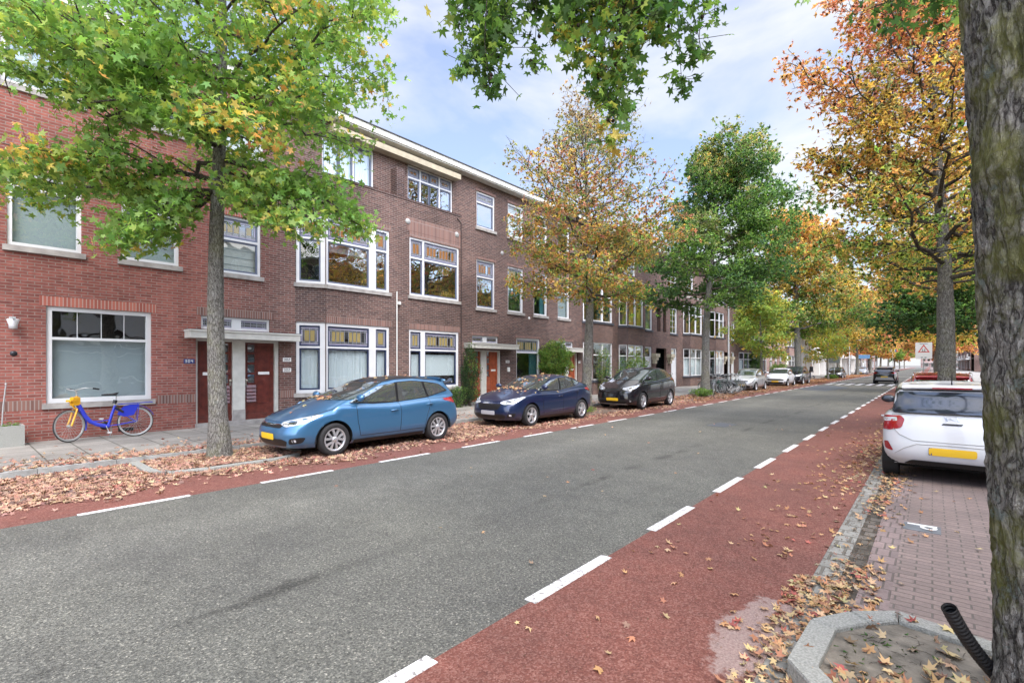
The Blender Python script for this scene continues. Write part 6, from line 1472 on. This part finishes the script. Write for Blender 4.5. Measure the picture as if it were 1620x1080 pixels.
far_tree('pale green tree near the vanishing point on the left', -9.8, 245, 13, 5.5, [(3, MID), (2, YEL)], 27, 1800, .6)
far_tree('farthest orange tree on the left', -9.8, 290, 14, 6, [(3, ORA), (2, RED)], 28, 1500, .7)
far_tree('farthest coral tree on the right', .5, 190, 14, 6, [(3, PINK), (2, ORA), (1, RED)], 39, 2200, .6, .28, 4.6)
far_tree('farthest green gold tree on the right', .5, 250, 13, 6, [(3, YEL), (2, MID)], 40, 1800, .7, .28, 4.6)
# the near tree: thick trunk with displaced bark, branch overhead and hanging leaves
def near_tree():
    root = empty('maple_tree', (.545, 3.385, .05)); tag(root, 'massive near trunk at the right edge with mossy furrowed bark and leafy twigs overhead', 'tree', 'street trees')
    rng = np.random.default_rng(77)
    nz_, na = 420, 260; V = []; 
    zs = np.linspace(0, 6.6, nz_); an = np.linspace(0, 2 * np.pi, na, endpoint=False)
    Z, A = np.meshgrid(zs, an, indexing='ij')
    base = .268 + .055 * np.exp(-Z / .22) - .006 * Z
    # furrows: warped vertical ridges
    def vn(x, y, sx, sy, seed):
        r2 = np.random.default_rng(seed); g = r2.uniform(0, 1, (64, 512)); u = (x * sx) % 64; v = (y * sy) % 512
        i = np.floor(u).astype(int); j = np.floor(v).astype(int); fu = u - i; fv = v - j; fu = fu * fu * (3 - 2 * fu); fv = fv * fv * (3 - 2 * fv); i2 = (i + 1) % 64; j2 = (j + 1) % 512; i %= 64; j %= 512
        return g[i, j] * (1 - fu) * (1 - fv) + g[i2, j] * fu * (1 - fv) + g[i, j2] * (1 - fu) * fv + g[i2, j2] * fu * fv
    a64 = A / (2 * np.pi) * 64
    warp = (vn(a64, Z, .25, 3.0, 1) - .5) * 3.2 + (vn(a64, Z, .5, 9, 2) - .5) * 1.2
    r1 = 1 - np.abs(2 * vn(a64 + warp, Z, 1.0, 4.5, 3) - 1); r2_ = 1 - np.abs(2 * vn(a64 + warp * .6, Z, 1.0, 13, 4) - 1)
    fine = vn(a64, Z, 1.0, 45, 5)
    lump = vn(a64, Z, .125, 1.2, 6)
    rad = base + .030 * (r1 ** .7 - .5) + .014 * (r2_ - .5) + .005 * fine + .02 * (lump - .5)
    # branch collar scar
    d = ((A - 4.10 + np.pi) % (2 * np.pi) - np.pi) * .27; rad += .035 * np.exp(-(d ** 2 / .012 + (Z - 2.62) ** 2 / .016))
    X = rad * np.cos(A) - .052 * Z; Y = rad * np.sin(A) - .03 * Z
    V = np.stack([X, Y, Z], -1).reshape(-1, 3)
    i, j = np.meshgrid(np.arange(nz_ - 1), np.arange(na), indexing='ij'); j2 = (j + 1) % na
    F = np.stack([i * na + j, i * na + j2, (i + 1) * na + j2, (i + 1) * na + j], -1).reshape(-1, 4)
    me = bpy.data.meshes.new('trunk'); me.from_pydata(V.tolist(), [], F.tolist()); me.polygons.foreach_set('use_smooth', [True] * len(F)); me.materials.append(M['bark_near']); o = bpy.data.objects.new('trunk', me); COL.objects.link(o); o.parent = root
    mb = MB(); anchors = []
    def br(pts, r0, r1): n = len(pts); mb.tube(pts, [r0 + (r1 - r0) * k / (n - 1) for k in range(n)], 'bark_twig', 8, caps=False)
    def loc(px, py, Zc):
        X_ = (px - 810) * Zc / 775; return np.array([X_ * .7589 - Zc * .6512 - .545, X_ * .6512 + Zc * .7589 - 3.385, 1.76 + (577 - py) * Zc / 775 - .05])
    top = np.array([.1, -.1, 5.6])
    hang = []   # (x position in the street, drop) of hanging sprays: start above the frame, end at the tip
    for (px, py, Zc, n) in [(740, 125, 4.3, 60), (775, 150, 4.1, 80), (765, 95, 4.2, 70), (800, 60, 4.4, 60), (845, 110, 4.3, 30), (885, 60, 4.4, 55), (915, 100, 4.0, 70), (945, 160, 4.2, 75), (968, 232, 4.1, 85), (985, 180, 4.3, 60), (1000, 90, 4.4, 60),
                            (1035, 60, 4.2, 55), (1060, 40, 4.5, 40), (1080, 150, 4.3, 34), (1105, 95, 4.2, 20), (1130, 25, 4.4, 14), (760, 20, 4.4, 40), (905, 30, 4.2, 50), (960, 40, 4.3, 60), (1010, 20, 4.2, 50), (850, 15, 4.4, 35), (1420, 50, 4.2, 16), (1400, 30, 4.4, 8), (1500, 42, 4.2, 26), (1480, 20, 4.2, 22), (1520, 20, 4.0, 18), (650 + 90, 10, 4.6, 10)]:
        e = loc(px, py, Zc); s = loc(px + rng.uniform(-25, 25), -190 - rng.uniform(0, 60), Zc * .96); hang.append((s, e, n))
        mid = (s + e) / 2 + rng.normal(0, .05, 3); hub = loc(965 if px < 1300 else 1470, -330, 3.6); br([tuple(top), tuple(hub), tuple(s)], .05, .010)
        br([tuple(s), tuple(s * .7 + e * .3 + rng.normal(0, .05, 3)), tuple(mid), tuple(s * .25 + e * .75 + rng.normal(0, .05, 3)), tuple(e)], .008, .002)
    P = []; sprays = []
    for s, e, n in hang:
        bow = rng.normal(0, .12, 3); L_ = np.linalg.norm(e - s); full = int(n * 4.9) + 8
        for k in range(full):
            t = 1 - (k / full) * 1.0 * min(1, 1.0); w_ = .055 + .17 * (1 - t) ** .8
            t = rng.uniform(.0, 1) ** .8 if k > 6 else .97; w_ = .05 + .15 * (1 - t) ** .7; a = s + (e - s) * t + bow * t * (1 - t); off = rng.normal(0, w_, 3) * np.array([1, 1, .6]); q = a + off; P.append(q)
            if k % 4 == 0: br([tuple(a), tuple(q)], .003, .002)
    # the rest of the crown, mostly above the picture
    for k in range(2600):
        a = rng.uniform(0, 6.28); rr_ = 3.6 * math.sqrt(rng.uniform()); z = rng.uniform(5.9, 9.5); P.append(np.array([math.cos(a) * rr_ - .6, math.sin(a) * rr_ + .3, z]))
    for k in range(14):
        a = k * .45; br([tuple(top + np.array([0, 0, (k % 5) * .3])), (math.cos(a) * 1.8 - .3, math.sin(a) * 1.8, 6.6 + k * .1), (math.cos(a) * 3.4 - .6, math.sin(a) * 3.4 + .3, 7.2 + k * .15)], .07, .012)
    br([(-.2, -.1, 5.4), (-.25, -.15, 7.5), (-.3, -.1, 9.5)], .2, .03)
    mb.build('branches', root)
    P = np.array(P); nl = len(P); cols = palette([(1, [(5, (.075, .19, .03)), (4, MID), (2, GREEN), (1.1, LIME), (.5, YEL)])], rng, P, np.full(nl, .5), clump=5)
    leaf_mesh('crown', P, .060, cols, rng, T_STAR, up=.35, tilt=.75, parent=root, droop=1.1)
    # seed balls
    sb = MB()
    for s, e, n in hang:
        for k in range(max(1, n // 14)): t = rng.uniform(.6, 1); q = s + (e - s) * t + rng.normal(0, .035, 3); sb.ball(tuple(q), .016, 'seed_ball', 5)
    sb.build('seed_balls', root, kind='stuff')
    # small sprig on the trunk
    q = np.array([-.12, -.31, 2.62]) + rng.normal(0, .035, (7, 3)); leaf_mesh('sprig', q, .05, palette([(1, [(3, (.05, .17, .03)), (2, MID)])], rng, q, np.full(7, .5)), rng, T_STAR, up=.2, tilt=.5, parent=root, droop=.8)
simple('seed_ball', (.045, .028, .018), .9)
near_tree()
# ---- shrubs and small plants
def shrub(label, base, w_, h, n, leaf, opts, seed, shape='oval', name='shrub', up=.4, tm=T_SMALL, cat='shrub'):
    rng = np.random.default_rng(seed); root = empty(name, base); tag(root, label, cat); mb = MB(); P = []
    ns = max(5, int(h * 8))
    for k in range(ns):
        a = rng.uniform(0, 6.28); rr_ = w_ * .5 * math.sqrt(rng.uniform(.1, 1)); e = np.array([math.cos(a) * rr_, math.sin(a) * rr_, h * rng.uniform(.45, 1)])
        if shape == 'arch': m_ = np.array([e[0] * .4, e[1] * .4, h * .92]); e[2] = h * rng.uniform(.35, .9)
        else: m_ = np.array([e[0] * .6, e[1] * .6, e[2] * .5])
        mb.tube([(rng.normal(0, .03), rng.normal(0, .03), 0), tuple(m_), tuple(e)], [.014, .009, .004], 'bark_twig', 5, caps=False)
    mb.build('stems', root)
    u = rng.normal(size=(n, 3)); u /= np.linalg.norm(u, axis=1)[:, None]; rad = rng.uniform(.35, 1, (n, 1)) ** .45; lumps = 1 + .16 * np.sin(u[:, :1] * 7 + seed) + .14 * np.sin(u[:, 2:] * 9 + 2 * seed) + .12 * np.sin(u[:, 1:2] * 11)
    P = u * rad * lumps * np.array([w_ / 2, w_ / 2, h / 2]) + np.array([0, 0, h / 2])
    if shape == 'arch': P[:, 2] = P[:, 2] * .62 + h * .38 - .10 * (P[:, 0] ** 2 + P[:, 1] ** 2)
    P[:, 2] = np.maximum(P[:, 2], .03)
    leaf_mesh('foliage', P, leaf, palette([(1, opts)], rng, P, np.full(n, .5), clump=5), rng, tm, up=up, tilt=.7, parent=root, droop=.6, normals=u * .6)
    return root
shrub('tall clipped dark evergreen shrub against the wall before the orange doors', (-14.2, 13.95, .1), .75, 2.35, 3600, .045, [(4, (.035, .10, .03)), (3, (.06, .15, .035)), (1, MID)], 41)
shrub('small round bush between the blue car and the tall evergreen', (-14.15, 13.2, .1), .6, .85, 1100, .04, [(4, (.05, .14, .03)), (2, MID)], 42)
shrub('light green arching bush beside the second pair of orange doors', (-14.15, 19.8, .1), 1.7, 2.85, 4200, .075, [(4, (.16, .34, .03)), (3, LIME), (2, MID)], 43, 'arch')
shrub('leafy green bush under the white bay window behind the black crossover', (-14.0, 27.9, .1), 2.6, 2.1, 3600, .075, [(3, MID), (3, GREEN), (1, LIME)], 44)
shrub('climbing plant on the white bay behind the autumn tree trunk', (-14.1, 24.3, .1), .9, 2.7, 1500, .06, [(3, GREEN), (2, OLIVE)], 45)
shrub('low weeds at the foot of the dense green tree', (-9.6, 27.2, .05), 1.1, .45, 800, .06, [(3, MID), (2, GREEN)], 46)
shrub('little grassy weeds beside the autumn tree trunk', (-9.7, 15.3, .05), .9, .22, 500, .04, [(3, MID), (2, LIME)], 47)
shrub('dark bush against the twin bay house behind the silver car', (-14.0, 55.5, .1), 1.2, 3.2, 1400, .12, [(3, GREEN), (3, DGREEN)], 48)
shrub('bushy green plants by the pinkish house', (-13.8, 65, .1), 2.4, 1.9, 1200, .14, [(3, GREEN), (2, OLIVE)], 49)
shrub('green bush at the foot of the young yellow tree', (-9.3, 70.5, .1), 1.3, .5, 400, .13, [(3, GREEN), (2, MID)], 50)
rng_ = np.random.default_rng(5); Pq = np.stack([rng_.uniform(-.13, .13, 260), rng_.uniform(-.35, .35, 260), .38 + np.abs(rng_.normal(0, .05, 260))], 1)
leaf_mesh('plants', Pq, .03, palette([(1, [(3, MID), (2, GREEN)])], rng_, Pq, np.full(260, .5)), rng_, T_SMALL, parent=pl)

# ------------------------------------------------------------------ fallen leaves
DEAD = [(3.2, (.40, .20, .13)), (2.6, (.48, .29, .18)), (2, (.27, .13, .09)), (1.2, (.52, .36, .20)), (1, (.18, .095, .07)), (.5, (.42, .13, .09))]
DEADN = [(3, (.47, .25, .09)), (3, (.50, .33, .15)), (1.6, (.42, .17, .07)), (.8, (.36, .07, .05)), (.8, (.54, .42, .18)), (1.6, (.24, .12, .07)), (1, (.34, .24, .14))]
def litter(name, label, P, size, opts, seed, tm=T_STAR, tilt=.28, cat='fallen leaves'):
    rng = np.random.default_rng(seed); P = np.asarray(P, float); P[:, 2] += np.abs(rng.normal(0, .006, len(P))) + size * .16
    o = leaf_mesh(name, P, size, palette([(1, opts)], rng, P, np.full(len(P), .5), clump=3), rng, tm, up=1, tilt=tilt, mat='dead_leaf'); tag(o, label, cat, kind='stuff'); return o
rg = np.random.default_rng(99)
def strip(n, y0, y1, x0, x1, z, edge, k=2.0):
    """leaves gathered with a ragged edge; edge = side where they thin out"""
    y = rg.uniform(y0, y1, n); u = rg.uniform(0, 1, n) ** k; wv = .18 * np.sin(y * 1.7) + .12 * np.sin(y * 4.1 + 1) + rg.normal(0, .10, n)
    x = x0 + (x1 - x0) * u + wv * (u > .3); return np.stack([x, y, np.full(n, z)], 1)
def zg(P):
    P[:, 2] = np.where((P[:, 0] < -10.86), .10, np.where((P[:, 0] > -10.75) & (P[:, 0] < -9.3) & (P[:, 1] > 2.3) & (P[:, 1] < 4.6), .035, .004)); return P
A1 = strip(8500, -3, 4.2, -10.8, -8.55, .0, 1, .85); A2 = strip(6500, 4.2, 12, -10.8, -8.35, 0, 1, .9); A3 = strip(5200, 12, 24, -10.8, -8.3, 0, 1, .9)
n = 900; A4 = np.stack([rg.uniform(-8.6, -7.3, n) , rg.uniform(-1, 24, n), np.zeros(n)], 1); A4 = A4[rg.uniform(0, 1, n) < np.clip((-7.4 - A4[:, 0]) / 1.1, .03, 1) ** 1.6]
n = 1500; A5 = np.stack([-10.9 - np.abs(rg.normal(0, .9, n)), rg.uniform(-1, 24, n), np.full(n, .1)], 1); A5 = A5[A5[:, 0] > -14.6]
Pn = zg(np.vstack([A1, A2, A3, A4, A5]))
# gathered heap on the pavement side of the tree pit
n = 1500; B = np.stack([rg.normal(-10.95, .35, n), rg.normal(2.6, 1.4, n), np.zeros(n)], 1); Pn = np.vstack([Pn, zg(B)])
litter('fallen_leaves', 'russet leaf litter covering the far parking strip and tree pit', Pn, .052, DEAD, 1)
Bf = strip(6000, 24, 52, -10.8, -8.2, 0, 1, .9); Bf2 = strip(4000, 52, 110, -10.9, -8.2, 0, 1, .9); 
litter('fallen_leaves', 'orange brown leaf litter under the parked cars farther down the far kerb', zg(np.vstack([Bf])), .095, DEAD + [(2.5, (.50, .25, .08))], 2, T_SMALL)
litter('fallen_leaves', 'orange leaves past the zebra crossing on the far side', zg(Bf2), .15, [(3, (.50, .25, .10)), (2, (.42, .18, .09))], 3, T_SMALL)
# near side: cycle lane, gutter, heap by the pit, paving
def scat(n, x0, x1, y0, y1, z=.004): return np.stack([rg.uniform(x0, x1, n), rg.uniform(y0, y1, n), np.full(n, z)], 1)
C = [scat(60, -2.2, -.8, 2.4, 8), scat(210, -1.5, -.75, 5, 16), scat(110, -2.1, -.8, 8, 22), scat(420, -1.15, -.6, 10, 26), scat(22, -7, -2.4, 2.5, 16), scat(24, -.2, 1.3, 4.3, 9)]
g = scat(620, -.86, -.50, 2.0, 4.7); g[:, 0] += rg.normal(0, .03, 620); C.append(g); g2 = scat(150, -.66, -.30, 4.1, 5.3); C.append(g2)
g3 = np.stack([rg.normal(-.50, .10, 90), rg.normal(7.9, .5, 90), np.full(90, .004)], 1); C.append(g3); g4 = np.stack([rg.normal(-.45, .12, 90), rg.normal(9.3, .35, 90), np.full(90, .004)], 1); C.append(g4)
C.append(scat(260, -1.1, -.74, 8, 13.5)); C.append(scat(110, -.75, -.25, 5, 14)); C.append(np.stack([rg.normal(-1.05, .03, 7), rg.normal(3.45, .05, 7), np.full(7, .004)], 1))
litter('fallen_leaves', 'yellow and orange star leaves scattered on the near cycle lane and heaped in the gutter', np.vstack(C), .041, DEADN, 4, tilt=.25)
F_ = [scat(1500, -.80, -.42, 2.2, 14), scat(900, -.62, -.42, 2.8, 12), scat(500, -2.1, -.8, 2.2, 12)]
litter('leaf_fragments', 'crushed brown leaf crumbs and seeds packed along the near gutter', np.vstack(F_), .011, [(3, (.16, .09, .05)), (2, (.26, .15, .08)), (1, (.08, .05, .035))], 14, T_SMALL)
F2 = strip(9000, -3, 14, -10.8, -8.5, 0, 1, .85); litter('leaf_fragments', 'crushed leaf fragments between the leaves on the far parking strip', zg(F2), .026, [(3, (.34, .20, .14)), (2, (.46, .30, .20)), (2, (.20, .11, .08))], 15, T_SMALL)
D = [scat(85, -.42, .9, 2.9, 3.95, .088), np.stack([rg.normal(-.18, .12, 60), rg.normal(3.10, .12, 60), np.full(60, .09)], 1), np.stack([rg.normal(-.28, .1, 22), rg.normal(3.0, .14, 22), np.full(22, .09)], 1), np.stack([rg.normal(.1, .08, 6), rg.normal(3.6, .1, 6), np.full(6, .09)], 1), scat(7, -.6, .6, 4.04, 4.1, .118)]
litter('fallen_leaves', 'curled orange leaves lying on the soil inside the near tree pit', np.vstack(D), .048, DEADN, 5, tilt=.4)
q = scat(160, -.45, .9, 2.85, 3.95, .085); o = leaf_mesh('weeds', q, .028, palette([(1, [(3, (.06, .17, .03)), (2, (.16, .20, .05))])], rg, q, np.full(160, .5)), rg, T_SMALL, up=.1, tilt=.6); tag(o, 'tufts of green weeds growing in the near tree pit', 'weeds', kind='stuff')
n = 900; tw = MB()
for i in range(170):
    x, y = rg.uniform(-.42, .9), rg.uniform(2.85, 3.95); a = rg.uniform(0, 6.28); l = rg.uniform(.02, .09); tw.tube([(x, y, .088), (x + l * math.cos(a) * .5, y + l * math.sin(a) * .5, .094), (x + l * math.cos(a), y + l * math.sin(a), .088)], .0013, 'bark_twig', 3, caps=False)
tag(tw.build('twigs'), 'fine dry twigs and straw on the soil of the near tree pit', 'twigs', kind='stuff')
# leaves lying on cars: drop them onto the bodies
dg = bpy.context.evaluated_depsgraph_get(); bpy.context.view_layer.update()
def on_car(car_name_label, n, ylo, yhi, seed, label, wx=.75, piles=()):
    car = [o for o in bpy.data.objects if o.parent is None and o.get('label') == car_name_label][0]; body = [o for o in car.children if o.name.startswith('body')][0]
    bm = bmesh.new(); bm.from_mesh(body.data); bv = BVHTree.FromBMesh(bm); bm.free(); r = np.random.default_rng(seed); P = []; Nn = []
    pts = [(r.uniform(-wx, wx), r.uniform(ylo, yhi)) for _ in range(n)]
    for (cx, cy, sx, sy, k) in piles: pts += [(r.normal(cx, sx), r.normal(cy, sy)) for _ in range(k)]
    for x, y in pts:
        h, nn, _, _ = bv.ray_cast(Vector((x, y, 4)), Vector((0, 0, -1)))
        if h is not None and nn.z > .3: w_ = car.matrix_world @ (h + nn * .018); P.append(w_); Nn.append(nn)
    P = np.array([tuple(p) for p in P]); Nn = np.array([tuple(p) for p in Nn])
    o = leaf_mesh('fallen_leaves', P, .055, palette([(1, DEADN)], r, P, np.full(len(P), .5)), r, T_STAR, up=.2, tilt=.2, mat='dead_leaf', normals=Nn); tag(o, label, 'fallen leaves', kind='stuff')
on_car('metallic mid blue hatchback with a black roof and fallen leaves on its bonnet', 26, -1.9, 1.5, 1, 'fallen leaves lying on the blue hatchback', piles=[(0, -1.12, .35, .06, 34), (0, .2, .3, .5, 16)])
on_car('dark navy blue hatchback with leaves on roof and windscreen, parked behind the blue one', 60, -1.6, 1.6, 2, 'fallen leaves lying on the navy hatchback', piles=[(0, -1.12, .4, .08, 46), (.1, -.2, .35, .2, 30)])
on_car('red car beyond the second right hand trunk with leaves on its roof', 60, -.3, 1.5, 3, 'fallen leaves lying on the red car roof')
